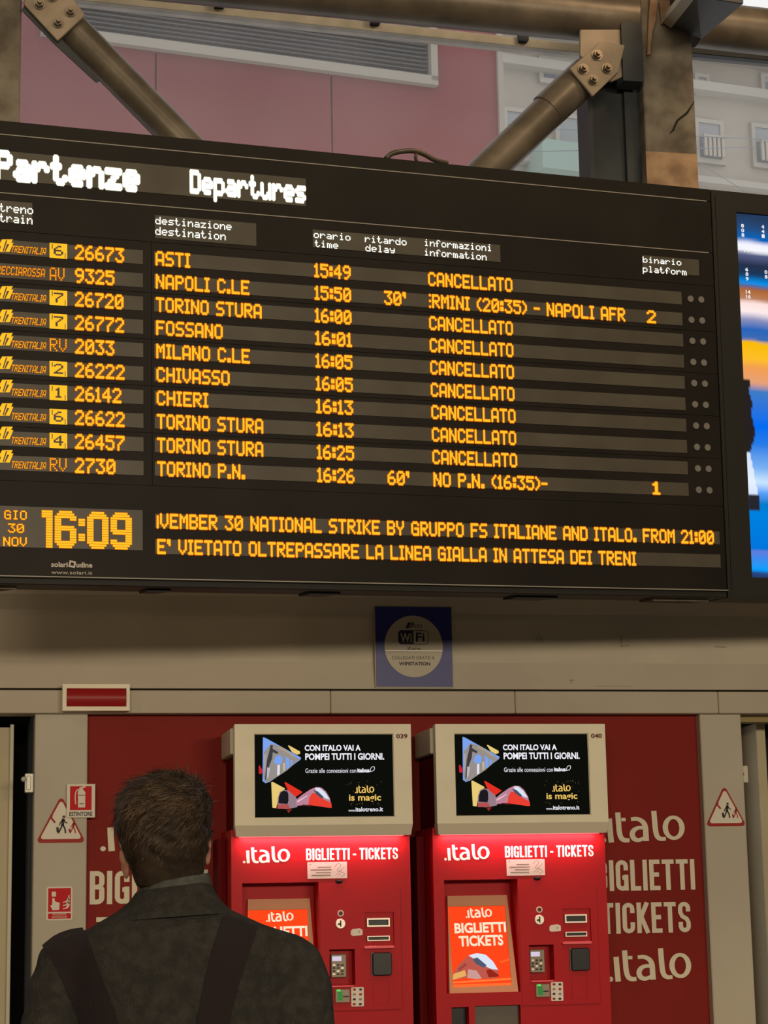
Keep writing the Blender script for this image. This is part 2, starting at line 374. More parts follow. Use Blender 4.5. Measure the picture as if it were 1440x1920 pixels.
def block(mb, s, x0, x1, z0, z1, y):
    # bold condensed capitals drawn as thick strokes: unit letter 1 wide, 2.5 high, stroke .36
    h, t = 2.5, .36; a = t / 2
    def arc(cx, cz, rx, rz, d0, d1, k=6): return [(cx + rx * math.cos(math.radians(d0 + (d1 - d0) * i / k)), cz + rz * math.sin(math.radians(d0 + (d1 - d0) * i / k))) for i in range(k + 1)]
    R = .5 - a; top, bot = h - a, a
    G = {'I': (.36, [[(a, 0), (a, h)]]), 'L': (.84, [[(a, 0), (a, h)], [(0, a), (.84, a)]]), 'T': (.98, [[(.49, 0), (.49, h)], [(0, top), (.98, top)]]),
         'E': (.86, [[(a, 0), (a, h)], [(0, a), (.86, a)], [(0, top), (.86, top)], [(0, h / 2 + .03), (.78, h / 2 + .03)]]),
         'C': (1, [[(1 - a, h * .66)] + arc(.5, top - R, R, R, 0, 180) + arc(.5, bot + R, R, R, 180, 360) + [(1 - a, h * .36)]]),
         'G': (1, [[(1 - a, h * .66)] + arc(.5, top - R, R, R, 0, 180) + arc(.5, bot + R, R, R, 180, 360) + [(1 - a, h * .52)], [(1 - a, 0.02), (1 - a, h * .5)], [(.52, h * .5 - a), (1, h * .5 - a)]]),
         'S': (1, [[(1 - a, h * .68)] + arc(.5, top - R, R, R, 0, 180) + [(a, h * .66), (.32, h * .53), (.68, h * .44), (1 - a, h * .32)] + arc(.5, bot + R, R, R, 0, -180) + [(a, h * .34)]]),
         'B': (1, [[(a, 0), (a, h)], [(a, top)] + arc(.5, top - .3, R, .3, 90, 0) + [(1 - a, h * .62)] + arc(.5, h * .52 + .18, R - .06, .18, 0, -90) + [(a, h * .52)],
                   [(a, h * .52)] + arc(.5, h * .52 - .2, R, .2, 90, 0) + [(1 - a, .5)] + arc(.5, bot + .3, R, .3, 0, -90) + [(a, bot)]]),
         'K': (1.02, [[(a, 0), (a, h)], [(a + .02, h * .40), (.86, h)], [(.34, h * .56), (.88, 0)]]), '-': (.6, [[(0, h * .45), (.6, h * .45)]]), ' ': (.28, [])}
    W = sum(G[c][0] + .17 for c in s) - .17; sx = (x1 - x0) / W; sz = (z1 - z0) / h; cx = 0; n_ = 0
    for c in s:
        w_, st = G[c]
        for pts in st:
            n = len(pts); vs = []
            for i, (px_, pz_) in enumerate(pts):
                ax, az = pts[max(i - 1, 0)]; bx_, bz_ = pts[min(i + 1, n - 1)]; L = math.hypot(bx_ - ax, bz_ - az) or 1; nx, nz = -(bz_ - az) / L * a, (bx_ - ax) / L * a
                for q in (1, -1): vs.append((x0 + (cx + px_ + q * nx) * sx, y - .00008 * (n_ % 7), z0 + (pz_ + q * nz) * sz))
            mb.add(vs, [(2 * i, 2 * i + 1, 2 * i + 3, 2 * i + 2) for i in range(n - 1)]); n_ += 1
        cx += w_ + .17
    return mb
def rounded(x0, x1, z0, z1, r, n=4):
    out = []
    for cx, cz, a0 in ((x1 - r, z1 - r, 0), (x0 + r, z1 - r, 90), (x0 + r, z0 + r, 180), (x1 - r, z0 + r, 270)):
        for k in range(n + 1):
            a = math.radians(a0 + 90 * k / n); out.append((cx + r * math.cos(a), cz + r * math.sin(a)))
    return out
def pocket_front(mb, X0, X1, Z0, Z1, holes, y):
    """front face at y with rectangular pockets (x0,x1,z0,z1,depth)"""
    xs = sorted({X0, X1, *[h[0] for h in holes], *[h[1] for h in holes]}); zs = sorted({Z0, Z1, *[h[2] for h in holes], *[h[3] for h in holes]})
    for i in range(len(xs) - 1):
        for j in range(len(zs) - 1):
            mx, mz = (xs[i] + xs[i + 1]) / 2, (zs[j] + zs[j + 1]) / 2
            if any(h[0] < mx < h[1] and h[2] < mz < h[3] for h in holes): continue
            mb.add([(xs[i], y, zs[j]), (xs[i + 1], y, zs[j]), (xs[i + 1], y, zs[j + 1]), (xs[i], y, zs[j + 1])], [(0, 1, 2, 3)])
    for a, b, c, e, d in holes:
        v = [(a, y, c), (b, y, c), (b, y, e), (a, y, e), (a, y + d, c), (b, y + d, c), (b, y + d, e), (a, y + d, e)]
        mb.add(v, [(0, 4, 5, 1), (1, 5, 6, 2), (2, 6, 7, 3), (3, 7, 4, 0), (4, 7, 6, 5)])
    return mb

MARK = mat('old_letter_ghost', (0.27, 0.235, 0.18), 0.8)
# ================================================================== SETTING
WY = 9.0
lint_z = WALL.uv(720, 1337.4)[1]; seam_z = WALL.uv(720, 1294)[1]
struct(obj('floor', MB().box(-7, 13, -14, 14, -0.2, 0), 'floor'))
ceil_z = 7.6
struct(obj('ceiling', MB().box(-7, 13, -14, 9.4, ceil_z, ceil_z + 0.2), 'plaster'))
struct(obj('sky_block_wall', MB().box(-7, 13, -14.2, -14, 0, ceil_z), 'plaster'))  # unseen wall added to block sky light from the open platform side
struct(obj('wall_left', MB().box(-7.2, -7, -14, 9, 0, ceil_z), 'plaster'))
struct(obj('wall_right', MB().box(13, 13.2, -14, 9, 0, ceil_z), 'plaster'))

# red wall behind the machines
xl = WALL.uv(164, 1500)[0]; xr = WALL.uv(1318, 1500)[0]
wb = struct(obj('wall_back', MB().box(xl - 0.02, xr + 0.02, WY, WY + 0.12, 0, lint_z + 0.05), 'redwall'))
dW = -0.004
def shifted(m):
    m.v = [(a, b + WY, c) for a, b, c in m.v]; return m
def wtext(s, x0, x1, yt, yb, bold=0.035):
    m = MB(); block(m, s, WALL.uv(x0, yb, dW)[0], WALL.uv(x1, yb, dW)[0], WALL.uv((x0 + x1) / 2, yb, dW)[1], WALL.uv((x0 + x1) / 2, yt, dW)[1], dW)
    obj('lettering', shifted(m), 'letter', wb)
def wital(x0, x1, yt, yb):
    obj('lettering', shifted(italop(MB(), WALL, x0, x1, yt, yb, dW)), 'letter', wb)
wital(1128, 1284.5, 1521, 1580)
wtext('BIGLIETTI', 1116, 1304, 1612, 1669.5)
wtext('TICKETS', 1129, 1296, 1692, 1749.5)
wital(1141, 1297, 1780, 1841)
wital(188, 372, 1538, 1596)
wtext('BIGLIETTI', 168, 390, 1632, 1694)
wtext('TICKETS', 180, 385, 1718, 1780)
# pilasters
def pilaster(n, pa, pb):
    a = WALL.uv(pa[0], pa[1], -0.05)[0]; b = WALL.uv(pb[0], pb[1], -0.05)[0]
    o = struct(obj('trim_%d' % n, MB().box(a, b, WY - 0.05, WY + 0.12, 0, lint_z + 0.02), 'pilaster', bevel=0.004), 'grey-beige pilaster beside the red wall')
    return a, b
La, Lb = pilaster(3, (62.5, 1600), (162.5, 1600))
Ra, Rb = pilaster(4, (1324, 1600), (1402, 1600))
struct(obj('wall_back_left', MB().box(-7, WALL.uv(-420, 1600)[0], WY - 0.05, WY + 0.12, 0, 3.05), 'pilaster'))
struct(obj('wall_back_right', MB().box(WALL.uv(1900, 1600)[0], 13, WY - 0.05, WY + 0.12, 0, 3.05), 'pilaster'))
# fascia: lintel strip boards, lower and upper panels
y0 = WY - 0.085
tr = struct(empty('trim_1', loc=(0, 0, 0)), 'beige lintel strip made of joined boards')
cuts = [-3900, -2400, -900, -90] + [620, 966, 1347] + [1760, 2500, 3300]
for a, b in zip(cuts[:-1], cuts[1:]):
    ua, ub = WALL.uv(a, 1315, -0.085)[0], WALL.uv(b, 1315, -0.085)[0]
    z1 = WALL.uv(720, 1294, -0.085)[1]; z0 = WALL.uv(720, 1337.4, -0.085)[1]
    obj('board', MB().box(ua + 0.0012, ub - 0.0012, y0, WY + 0.06, z0, z1 - 0.003), 'fascia_lo', tr, bevel=0.003)
tr = struct(empty('trim_2', loc=(0, 0, 0)), 'beige painted fascia above the lintel strip')
uL = -7; uR = 12.9
zA = WALL.uv(720, 1292, -0.075)[1]; zB = WALL.uv(720, 1241, -0.075)[1]; zC = WALL.uv(720, 1150, -0.06)[1]; zD = WALL.uv(720, 1085, -0.03)[1]
obj('panel', MB().add([(uL, y0 + 0.004, zA), (uR, y0 + 0.004, zA), (uR, y0 + 0.022, zB), (uL, y0 + 0.022, zB)], [(0, 1, 2, 3)]), 'fascia_lo', tr)
obj('panel', MB().add([(uL, y0 + 0.022, zB), (uR, y0 + 0.022, zB), (uR, y0 + 0.014, zC), (uL, y0 + 0.014, zC)], [(0, 1, 2, 3)]), 'fascia', tr)
obj('panel', MB().add([(uL, y0 + 0.014, zC), (uR, y0 + 0.014, zC), (uR, y0 - 0.035, zC + 0.06), (uL, y0 - 0.035, zC + 0.06)], [(0, 1, 2, 3)]), 'fascia', tr)
obj('panel', MB().box(uL, uR, y0 - 0.035, WY + 0.1, zC + 0.06, zD + 0.25), 'fascia', tr)
obj('panel', MB().box(uL, uR, y0 + 0.026, WY + 0.1, zA, zC - 0.002), 'fascia', tr)

for pts in ([(1004, 1206), (1011, 1183), (1018, 1206)], [(1006, 1198), (1017, 1198)], [(1067, 1275), (1077, 1275)], [(1072, 1275), (1071, 1283)], [(1116, 1286.5), (1186, 1287)], [(1165, 1190), (1166, 1212), (1180, 1210)], [(1340, 1212), (1362, 1213)]):
    dm = -.085 + .012 if pts[0][1] < 1240 else -.085 + .006
    m_ = MB().ribbon([WALL.uv(x, y, dm) for x, y in pts], .0035, WY + dm); obj('paint_mark', m_, MARK, tr)
# doorways
def doorway(n, x0, x1, side):
    d = struct(empty('door_%d' % n, loc=((x0 + x1) / 2, WY, 0)), 'dark doorway with an open cream door leaf')
    L = Vector(((x0 + x1) / 2, WY, 0))
    def P(name, mb, m, **k):
        mb.v = [(a - L.x, b - L.y, c) for a, b, c in mb.v]; return obj(name, mb, m, d, **k)
    P('recess', MB().box(x0, x1, WY + 0.9, WY + 0.95, 0, lint_z + 0.05), 'dark')
    P('recess', MB().box(x0, x1, WY + 0.1, WY + 0.95, lint_z + 0.02, lint_z + 0.06), 'dark')
    return d, P
x0 = WALL.uv(-420, 1600)[0]
d1, P1 = doorway(1, x0, La + 0.01, -1)
P1('recess', MB().box(La - 0.004, La + 0.02, WY + 0.05, WY + 0.9, 0, lint_z + 0.02), 'shade_in')
a1 = WALL.uv(19.5, 1600, 0.25)[0]; b1 = WALL.uv(15.5, 1600, 0.22)[0]; zt = WALL.uv(10, 1364, 0.22)[1]
P1('door_leaf', MB().box(a1 - 0.9, b1, WY + 0.22, WY + 0.26, 0.01, zt), 'door')
P1('door_edge', MB().box(b1, b1 + 0.016, WY + 0.20, WY + 0.27, 0.01, zt + 0.012), 'edge', bevel=0.002)
x1 = WALL.uv(1900, 1600)[0]
d2, P2 = doorway(2, Rb - 0.01, x1, 1)
P2('lintel', MB().box(Rb - 0.005, x1, WY + 0.02, WY + 0.12, WALL.uv(1420, 1354, 0.02)[1], lint_z + 0.03), 'ochre')
a2 = WALL.uv(1427, 1600, 0.28)[0]; zt2 = WALL.uv(1420, 1357, 0.28)[1]
P2('door_side', MB().box(Rb + 0.005, a2 + 0.002, WY + 0.45, WY + 0.5, 0.01, zt2 + 0.1), 'shade_in')
P2('door_leaf', MB().box(a2, a2 + 0.045, WY + 0.26, WY + 0.5, 0.01, zt2), 'door', bevel=0.004)
P2('recess', MB().box(a2 + 0.05, a2 + 0.8, WY + 0.5, WY + 0.55, 0.01, zt2), 'dark')
hx, hz = WALL.uv(1431, 1815, 0.42)
P2('handle', MB().box(hx - 0.012, hx + 0.008, WY + 0.42, WY + 0.45, hz - 0.075, hz + 0.075), 'black', bevel=0.005)
# latch keepers on the pilaster edges
q0, q1 = WALL.uv(41, 1486, -0.02), WALL.uv(61, 1450, -0.02)
m = MB().box(q0[0] + 0.012, q1[0] + 0.006, -0.02, 0.02, q0[1], q1[1]); m.box(q0[0] + 0.018, q1[0] - 0.006, -0.026, -0.02, q0[1] + 0.01, q1[1] - 0.01)
m.v = [(a, b + WY, c) for a, b, c in m.v]
m2 = MB().ellipsoid((q0[0] + 0.006, WY - 0.03, (q0[1] + q1[1]) / 2 + 0.015), (0.011, 0.014, 0.011), 14, 8)
lk = empty('latch_keeper', loc=(0, 0, 0)); thing(lk, 'small chrome latch keeper on the pilaster beside the doorway at the man\'s side', 'latch')
obj('plate', m, 'chrome', lk, bevel=0.003); obj('roller', m2, 'chrome', lk, smooth=True)
q0, q1 = WALL.uv(1390, 1467, -0.02), WALL.uv(1401.5, 1436, -0.02)
m = MB(); pocket_front(m, q0[0], q1[0], q0[1], q1[1], [(q0[0] + 0.006, q0[0] + 0.015, q0[1] + 0.03, q0[1] + 0.044, 0.01)], WY - 0.02)
m.box(q0[0], q1[0], WY - 0.008, WY + 0.02, q0[1], q1[1])
lk = empty('latch_keeper', loc=(0, 0, 0)); thing(lk, 'small pale latch plate with a square hole on the pilaster beyond the ticket machines', 'latch')
obj('plate', m, 'edge', lk)

# ------------------------------------------------------------------ truss, piers, glazing
def locp(pl, pts, d=0.0): return [pl.p(x, y, d) for x, y in pts]
tru = thing(empty('steel_truss', TRUSS.M), 'brown painted tubular steel truss with bolted gusset plates above the board', 'truss')
def tubep(name, pl, pa, pb, wpx, d, m='tube', n=28, **k):
    a, b = pl.p(*pa, d), pl.p(*pb, d); depth = (pl.M @ a - CAM).length
    r = wpx / 2 * depth / F
    return obj(name, MB().tube([a, b], r, n), m, tru, smooth=True, **k), r
tubep('top_chord', TRUSS, (-1500, -223), (1186, 37), 92, 0.0)
tubep('top_chord', TRUSS, (1306, 45), (2100, 135), 84, 0.0)
tubep('diagonal', TRUSS, (112, 31), (430, 356), 61, 0.0)
tubep('diagonal', TRUSS, (1107, 133), (760, 468), 64, 0.0)
tubep('sleeve', TRUSS, (1100, 140), (1026, 209), 67.5, 0.0)
def bolt_at(pl, px, py, d, parent, r=0.019):
    u, v = pl.uv(px, py, d)
    m = MB().disc(u, v, r * 1.35, d - 0.006, d, 18)
    m.prism([(u + r * math.cos(PI / 3 * k + .3), v + r * math.sin(PI / 3 * k + .3)) for k in range(6)], d - 0.022, d - 0.006)
    m.disc(u, v, r * 0.5, d - 0.038, d - 0.02, 10)
    return obj('bolt', m, 'bolt', parent, smooth=False)
gd = -0.11
def plate(poly, d, th, m='plate', name='gusset_plate'):
    return obj(name, MB().prism([TRUSS.uv(x, y, d) for x, y in poly], d, d + th), m, tru, bevel=0.003)
g1 = plate([(46, -34), (118, -30), (160, 28), (108, 76), (45, 8)], gd, 0.018)
for x, y in ((74, 8), (132, 22), (109, 43), (98, -6)): bolt_at(TRUSS, x, y, gd, g1)
obj('plate_edge', MB().prism([TRUSS.uv(x, y, gd) for x, y in ((40, 14), (104, 80), (181, 151), (188, 148), (118, 72), (48, 6))], gd + 0.02, gd + 0.028), 'steel_dark', tru)
g2 = plate([(1068, 128), (1115, 88), (1124, 78), (1172, 84), (1160, 134), (1112, 180)], gd, 0.018)
for x, y in ((1119, 104), (1093, 130), (1138, 129), (1112, 151)): bolt_at(TRUSS, x, y, gd, g2)
plate([(1088, 55), (1170, 55), (1171.5, 142), (1146, 153), (1088, 104)], gd + 0.03, 0.02)

pr = struct(empty('pillar_right', TRUSS.M), 'stained pier with peeling plaster rising behind the board')
def prb(name, pl, x0, x1, yt, yb, d0, d1, m, **k):
    u0 = pl.uv(x0, 220, d0)[0]; u1 = pl.uv(x1, 220, d0)[0]; v1 = pl.uv((x0 + x1) / 2, yt, d0)[1]; v0 = pl.uv((x0 + x1) / 2, yb, d0)[1]
    return obj(name, MB().box(u0, u1, d0, d1, v0, v1), m, pr, **k)
prb('pier', TRUSS, 1209, 1304, -60, 420, -0.03, 0.26, 'pier', bevel=0.006)
prb('lit_patch', TRUSS, 1208, 1303.5, 286, 400, -0.034, -0.028, 'pier_patch')  # orange lamplight on the pier foot, painted as a block of warmer colour
prb('flange', TRUSS, 1172, 1210, -60, 152, -0.10, 0.0, 'steel_dark')
prb('web', TRUSS, 1107, 1168, 142, 420, 0.07, 0.16, 'steel_dark')
prb('flange', TRUSS, 1103, 1112, 142, 420, 0.03, 0.2, 'steel_dark')
prb('flange', TRUSS, 1172, 1206, 142, 420, 0.04, 0.2, 'steel_dark')
# peeling flakes and cracks on the pier head
for poly in ([(1219, -10), (1233, -10), (1229, 40), (1222, 60), (1219, 102), (1213, 104), (1216, 30)],
             [(1236, 5), (1262, -10), (1262, 12), (1248, 40), (1240, 46)]):
    obj('flake', MB().prism([TRUSS.uv(x, y, -0.045) for x, y in poly], -0.05, -0.03), 'pier_patch', pr)
pts = [(1302, 190), (1288, 212), (1270, 226), (1262, 244), (1256, 250)]
obj('crack', MB().ribbon([TRUSS.uv(x, y, -0.033) for x, y in pts], [0.003, 0.010, 0.009, 0.009, 0.003], -0.0335), 'dark', pr)
pl_ = struct(empty('pillar_left', TRUSS.M), 'stained concrete pier at the end of the truss')
u0, u1 = TRUSS.uv(-120, 110)[0], TRUSS.uv(38.5, 110)[0]
obj('pier', MB().box(u0, u1, -0.06, 0.3, TRUSS.uv(0, 330)[1], TRUSS.uv(0, -80)[1]), 'pier', pl_, bevel=0.006)
# box beam coming out over the chord towards the platforms
bb = thing(empty('box_beam', TRUSS.M), 'dark steel box beam end reaching forward over the pier head', 'beam')
def hx8(f, b):  # front ring (near) and back ring (far) of (px,py) at two depths
    return [TRUSS.p(*f[0], -0.75), TRUSS.p(*f[1], -0.75), TRUSS.p(*b[1], -0.06), TRUSS.p(*b[0], -0.06), TRUSS.p(*f[3], -0.75), TRUSS.p(*f[2], -0.75), TRUSS.p(*b[2], -0.06), TRUSS.p(*b[3], -0.06)]
obj('beam_body', MB().hexa(hx8([(1305, -6), (1394, 8), (1394, -70), (1305, -84)], [(1256, 50), (1316, 74), (1316, -5), (1256, -30)])), 'steel_dark', bb, bevel=0.004)
obj('flange', MB().hexa(hx8([(1290, -16), (1306, -7), (1306, -20), (1290, -29)], [(1242, 42), (1258, 53), (1258, 42), (1242, 30)])), 'pilaster', bb)
# window wall
wn = struct(empty('window_1', GLAZ.M), 'hazy glazed screen above the ticket hall fascia')
def gz(name, a, b, d0, d1, m, hp):
    (xa, ya), (xb, yb) = a, b
    ua, va = GLAZ.uv(xa, ya, d0); ub, vb = GLAZ.uv(xb, yb, d0)
    h = hp * (GLAZ.M @ Vector((ua, 0, va)) - CAM).length / F / 2
    return obj(name, MB().hexa([(ua, d0, va - h), (ub, d0, vb - h), (ub, d1, vb - h), (ua, d1, va - h), (ua, d0, va + h), (ub, d0, vb + h), (ub, d1, vb + h), (ua, d1, va + h)]), m, wn, bevel=0.003)
gz('transom', (-300, -56), (1120, 94), -0.03, 0.05, 'rail', 18)
gz('transom', (1290, 92), (1900, 152), -0.03, 0.05, 'steel_dark', 14)
for cxp, cyp in ((411, 6), (703, 38), (981, 70)):
    u, v = GLAZ.uv(cxp, cyp, -0.05); obj('clip', MB().box(u - 0.022, u + 0.022, -0.07, -0.02, v - 0.02, v + 0.035), 'steel_dark', wn)
gm = bpy.data.materials.new('hazy_glass'); gm.use_nodes = True; nt = gm.node_tree; nt.nodes.clear()  # pale translucent mix stands in for whitish reflection haze on the glass
o_ = nt.nodes.new('ShaderNodeOutputMaterial'); mx = nt.nodes.new('ShaderNodeMixShader'); tr_ = nt.nodes.new('ShaderNodeBsdfTransparent'); tl = nt.nodes.new('ShaderNodeBsdfTranslucent')
gl = nt.nodes.new('ShaderNodeBsdfGlossy'); mx2 = nt.nodes.new('ShaderNodeMixShader'); nz = nt.nodes.new('ShaderNodeTexNoise'); rp = nt.nodes.new('ShaderNodeMapRange'); tc = nt.nodes.new('ShaderNodeTexCoord')
nz.inputs['Scale'].default_value = 1.3; nz.inputs['Detail'].default_value = 3
rp.inputs['From Min'].default_value = 0.3; rp.inputs['From Max'].default_value = 0.7; rp.inputs['To Min'].default_value = 0.11; rp.inputs['To Max'].default_value = 0.18
tl.inputs[0].default_value = (0.80, 0.80, 0.77, 1); gl.inputs['Roughness'].default_value = 0.75; mx2.inputs[0].default_value = 0.03
nt.links.new(tc.outputs['Object'], nz.inputs[0]); nt.links.new(nz.outputs[0], rp.inputs[0]); nt.links.new(rp.outputs[0], mx.inputs[0])
nt.links.new(tr_.outputs[0], mx.inputs[1]); nt.links.new(tl.outputs[0], mx.inputs[2])
nt.links.new(mx.outputs[0], mx2.inputs[1]); nt.links.new(gl.outputs[0], mx2.inputs[2]); nt.links.new(mx2.outputs[0], o_.inputs[0])
ua = GLAZ.uv(-3600, 300)[0]; ub = GLAZ.uv(3400, 300)[0]; va = GLAZ.uv(720, 1000)[1]; vb = GLAZ.uv(720, -500)[1]
obj('pane', MB().add([(ua, 0.01, va), (ub, 0.01, va), (ub, 0.01, vb), (ua, 0.01, vb)], [(0, 1, 2, 3)]), gm, wn)

# ------------------------------------------------------------------ buildings outside
rb = thing(empty('red_building', REDB.M), 'red clad building with a wide louvred opening beyond the hazy glass', 'building')
def rbx(name, x0, x1, yref, v0, v1, d0, d1, m, parent=None, **k):
    return obj(name, MB().box(REDB.uv(x0, yref, d0)[0], REDB.uv(x1, yref, d0)[0], d0, d1, v0, v1), m, parent or rb, **k)
vb0, vt0 = 0.0, 14.5
lv_b = REDB.uv(445, 108)[1]; lv_t = REDB.uv(445, -60)[1]
xs_ = [-1650, -1320, -990, -660, -330, -30, 292, 622, 937]
for a, b in zip(xs_[:-1], xs_[1:]):
    ua, ub = REDB.uv(a, 200)[0] + 0.012, REDB.uv(b, 200)[0] - 0.012
    lu0, lu1 = REDB.uv(75, 100)[0], REDB.uv(815, 100)[0]
    zs_ = [0, 6.2, lv_b - 0.03, lv_t, vt0]
    for k in range(4):
        p0, p1 = ua, ub
        if k == 2:       # beside the louvre only
            if lu0 > p0 and lu0 < p1: p1 = lu0
            elif lu1 > p0 and lu1 < p1: p0 = lu1
            elif p1 > lu0 and p0 < lu1: continue
        obj('cladding_panel', MB().box(p0, p1, 0, 0.12, zs_[k] + (0.012 if k != 2 else 0), zs_[k + 1] - (0.012 if k != 1 else 0)), 'facade_red', rb)
obj('wall_core', MB().box(REDB.uv(-1650, 200)[0], REDB.uv(937, 200)[0] + 0.03, 0.6, 8, 0, vt0), 'dark', rb)
rbx('corner_trim', 936, 946, 200, 0, vt0, -0.05, 1.2, 'facade_frame')
lo = obj('louvre_frame', MB().box(lu0, lu1, -0.1, 0.3, lv_b - 0.06, lv_b + 0.06).box(lu1 - 0.09, lu1, -0.1, 0.3, lv_b, lv_t).box(lu0, lu0 + 0.1, -0.1, 0.3, lv_b, lv_t).box(lu0, lu1, -0.1, 0.3, lv_t - 0.1, lv_t), 'facade_frame', rb)
n = 18
for k in range(n):
    z = lv_b + 0.1 + k * (lv_t - lv_b - 0.15) / n; h = (lv_t - lv_b) / n * 0.62
    obj('slat', MB().hexa([(lu0 + .1, 0.02, z), (lu1 - .1, 0.02, z), (lu1 - .1, 0.05, z), (lu0 + .1, 0.05, z), (lu0 + .1, 0.14, z + h), (lu1 - .1, 0.14, z + h), (lu1 - .1, 0.17, z + h), (lu0 + .1, 0.17, z + h)]).box(lu0 + .1, lu1 - .1, -0.01, 0.03, z - .008, z + .010), 'slat', lo)
obj('louvre_back', MB().box(lu0, lu1, 0.35, 0.4, lv_b, lv_t), 'dark', rb)

sb = thing(empty('stone_building', STONE.M), 'tall pale stone apartment building with shuttered windows and balconies beyond the glass', 'building')
def su(px): return STONE.uv(px, 260)[0]
sv = lambda px, py: STONE.uv(px, py)[1]
H = sv(1380, 112)
obj('wall', MB().box(su(850), su(1900), 0, 8, 0, H), 'stone', sb)
for px, py, h, dpt in ((1380, 112, 0.35, 1.0), (1380, 180, 0.22, 0.35), (1000, 305, 0.15, 0.25)):
    z = sv(px, py); obj('cornice', MB().box(su(850), su(1900), -dpt, 0.05, z - h / 2, z + h / 2), 'stone_tr', sb)
def swin(x0, x1, yt, yb, rail=True, shutter=0.4):
    a, b = STONE.uv(x0, yt)[0], STONE.uv(x1, yt)[0]; xm = (x0 + x1) / 2; t, c = sv(xm, yt), sv(xm, yb)
    wo = obj('window', MB().box(a - .1, b + .1, -0.12, 0, c - .12, c).box(a - .1, b + .1, -0.1, 0, t, t + .1).box(a - .1, a, -0.1, 0, c, t).box(b, b + .1, -0.1, 0, c, t), 'stone_tr', sb)
    obj('pane', MB().box(a, b, -0.03, 0, c, t), 'pane', wo)
    obj('shutter', MB().box(a, b, -0.06, -0.03, t - (t - c) * shutter, t), 'shut', wo)
    m = MB(); nb = 5
    for k in range(nb):
        u = a + (b - a) * (k + .5) / nb; m.box(u - .035, u + .035, -0.3, -0.24, c, c + (t - c) * .52)
    m.box(a, b, -0.32, -0.22, c + (t - c) * .52, c + (t - c) * .58)
    if rail: obj('railing', m, 'stone_tr', wo)
swin(1306, 1346, 234, 300); swin(1412, 1452, 243, 309); swin(1520, 1560, 252, 318)
swin(1045, 1085, 224, 272, False, 0.9); swin(948, 975, 212, 260, False, 0.5)
swin(1015, 1066, 118, 152, False, 0.3); swin(1430, 1470, 150, 178, False, .3); swin(1306, 1320, 148, 172, False, .3)
obj('awning', MB().box(STONE.uv(985, 300)[0], STONE.uv(1100, 300)[0], -0.9, 0, sv(1040, 345), sv(1040, 292)), 'green', sb)
# overhead tram wires
for i, pts in enumerate(([(1310, 305), (1440, 385)], [(1300, 255), (1440, 262)], [(950, 285), (1110, 282)])):
    a, b = [STONE.M @ STONE.p(x, y, -12) for x, y in pts]; dr = (b - a)
    thing(obj('overhead_wire', MB().tube([a - dr * 2, b + dr * 2], 0.007, 6), 'pane'),
          ['thin overhead wire slanting down past the shuttered windows', 'thin level overhead wire crossing in front of the shuttered windows', 'thin overhead wire behind the diagonal tube of the truss'][i], 'wire')

# ================================================================== DEPARTURES BOARD
bd = thing(empty('departures_board', BOARD.M), 'large black departures board with amber dot lettering hanging over the ticket hall', 'display board')
def bu(px, py, d=0.0): return BOARD.uv(px, py, d)
bl = bu(-75, 650)[0]; br = bu(1346.5, 700)[0]
btop = bu(720, 296.2)[1]; bbot = bu(720, 1093.5)[1]
seam = bu(1346.5, 700)[0]
rows_v = [bu(625, 510)[1] + (bu(625, 892)[1] - bu(625, 510)[1]) * i / 9 for i in range(10)]
pitch = rows_v[0] - rows_v[1]
obj('housing', MB().box(bl, seam - 0.002, 0.004, 0.20, bbot - 0.028, btop), 'frame', bd, bevel=0.004)
# bottom rail of the frame
obj('bottom_rail', MB().hexa([(bl, -0.012, bbot - 0.004), (seam - 0.002, -0.012, bbot - 0.004), (seam - 0.002, 0.02, bbot - 0.004), (bl, 0.02, bbot - 0.004),
                              (bl, -0.012, bbot + 0.0), (seam - 0.002, -0.012, bbot), (seam - 0.002, 0.02, bbot), (bl, 0.02, bbot)]), 'rule', bd)
obj('bottom_rail', MB().box(bl, seam - 0.002, 0.0, 0.05, bbot - 0.030, bbot - 0.006), 'frame', bd, bevel=0.003)
r1 = bu(660, 314.5)[1]; r2 = bu(660, 417.6)[1]; rr = bu(1324, 378.5)[0]; mid = bu(284, 650)[0]
rowtop = rows_v[0] + pitch * 0.70; rowbot = rows_v[9] - pitch * 0.72
pr_ = seam - 0.004
for (a, b, c, e) in [(bl, pr_, r1 + 0.002, btop), (bl, pr_, r2 + 0.002, r1 - 0.002), (bl, pr_, rowtop + 0.001, r2 - 0.002), (bl, pr_, bbot + 0.002, rowbot - 0.0015)]:
    obj('front_panel', MB().box(a, b, -0.002, 0.006, c, e), 'board', bd)
for k in range(5):
    hi = rowtop if k == 0 else (rows_v[2 * k - 1] + rows_v[2 * k]) / 2
    lo_ = rowbot if k == 4 else (rows_v[2 * k + 1] + rows_v[2 * k + 2]) / 2
    for a, b in ((bl, mid - 0.0012), (mid + 0.0012, pr_)):
        obj('front_panel', MB().box(a, b, -0.002, 0.006, lo_ + 0.001, hi - 0.001), 'board', bd)
for v in (r1, r2): obj('rule_line', MB().box(bl, rr, -0.004, 0.004, v - 0.0018, v + 0.0018), 'rule', bd)
LD = ('led_halo', 'led'); LWH = ('ledw_halo', 'ledw')
dS = -0.004; dT = -0.005
def strip(x0, x1, vc, h, m='strip'):
    return obj('display_strip', MB().box(x0, x1, dS, 0.002, vc - h / 2, vc + h / 2), m, bd)
def row_led(s, px0, px1, i, hgt, parent, py_at, **k):
    # horizontal extent from the photograph, height and line from the row itself
    u0 = bu(px0, py_at, dT)[0]; u1 = bu(px1, py_at, dT)[0]
    return led_uv(s, u0, u1, rows_v[i], hgt, parent, **k)
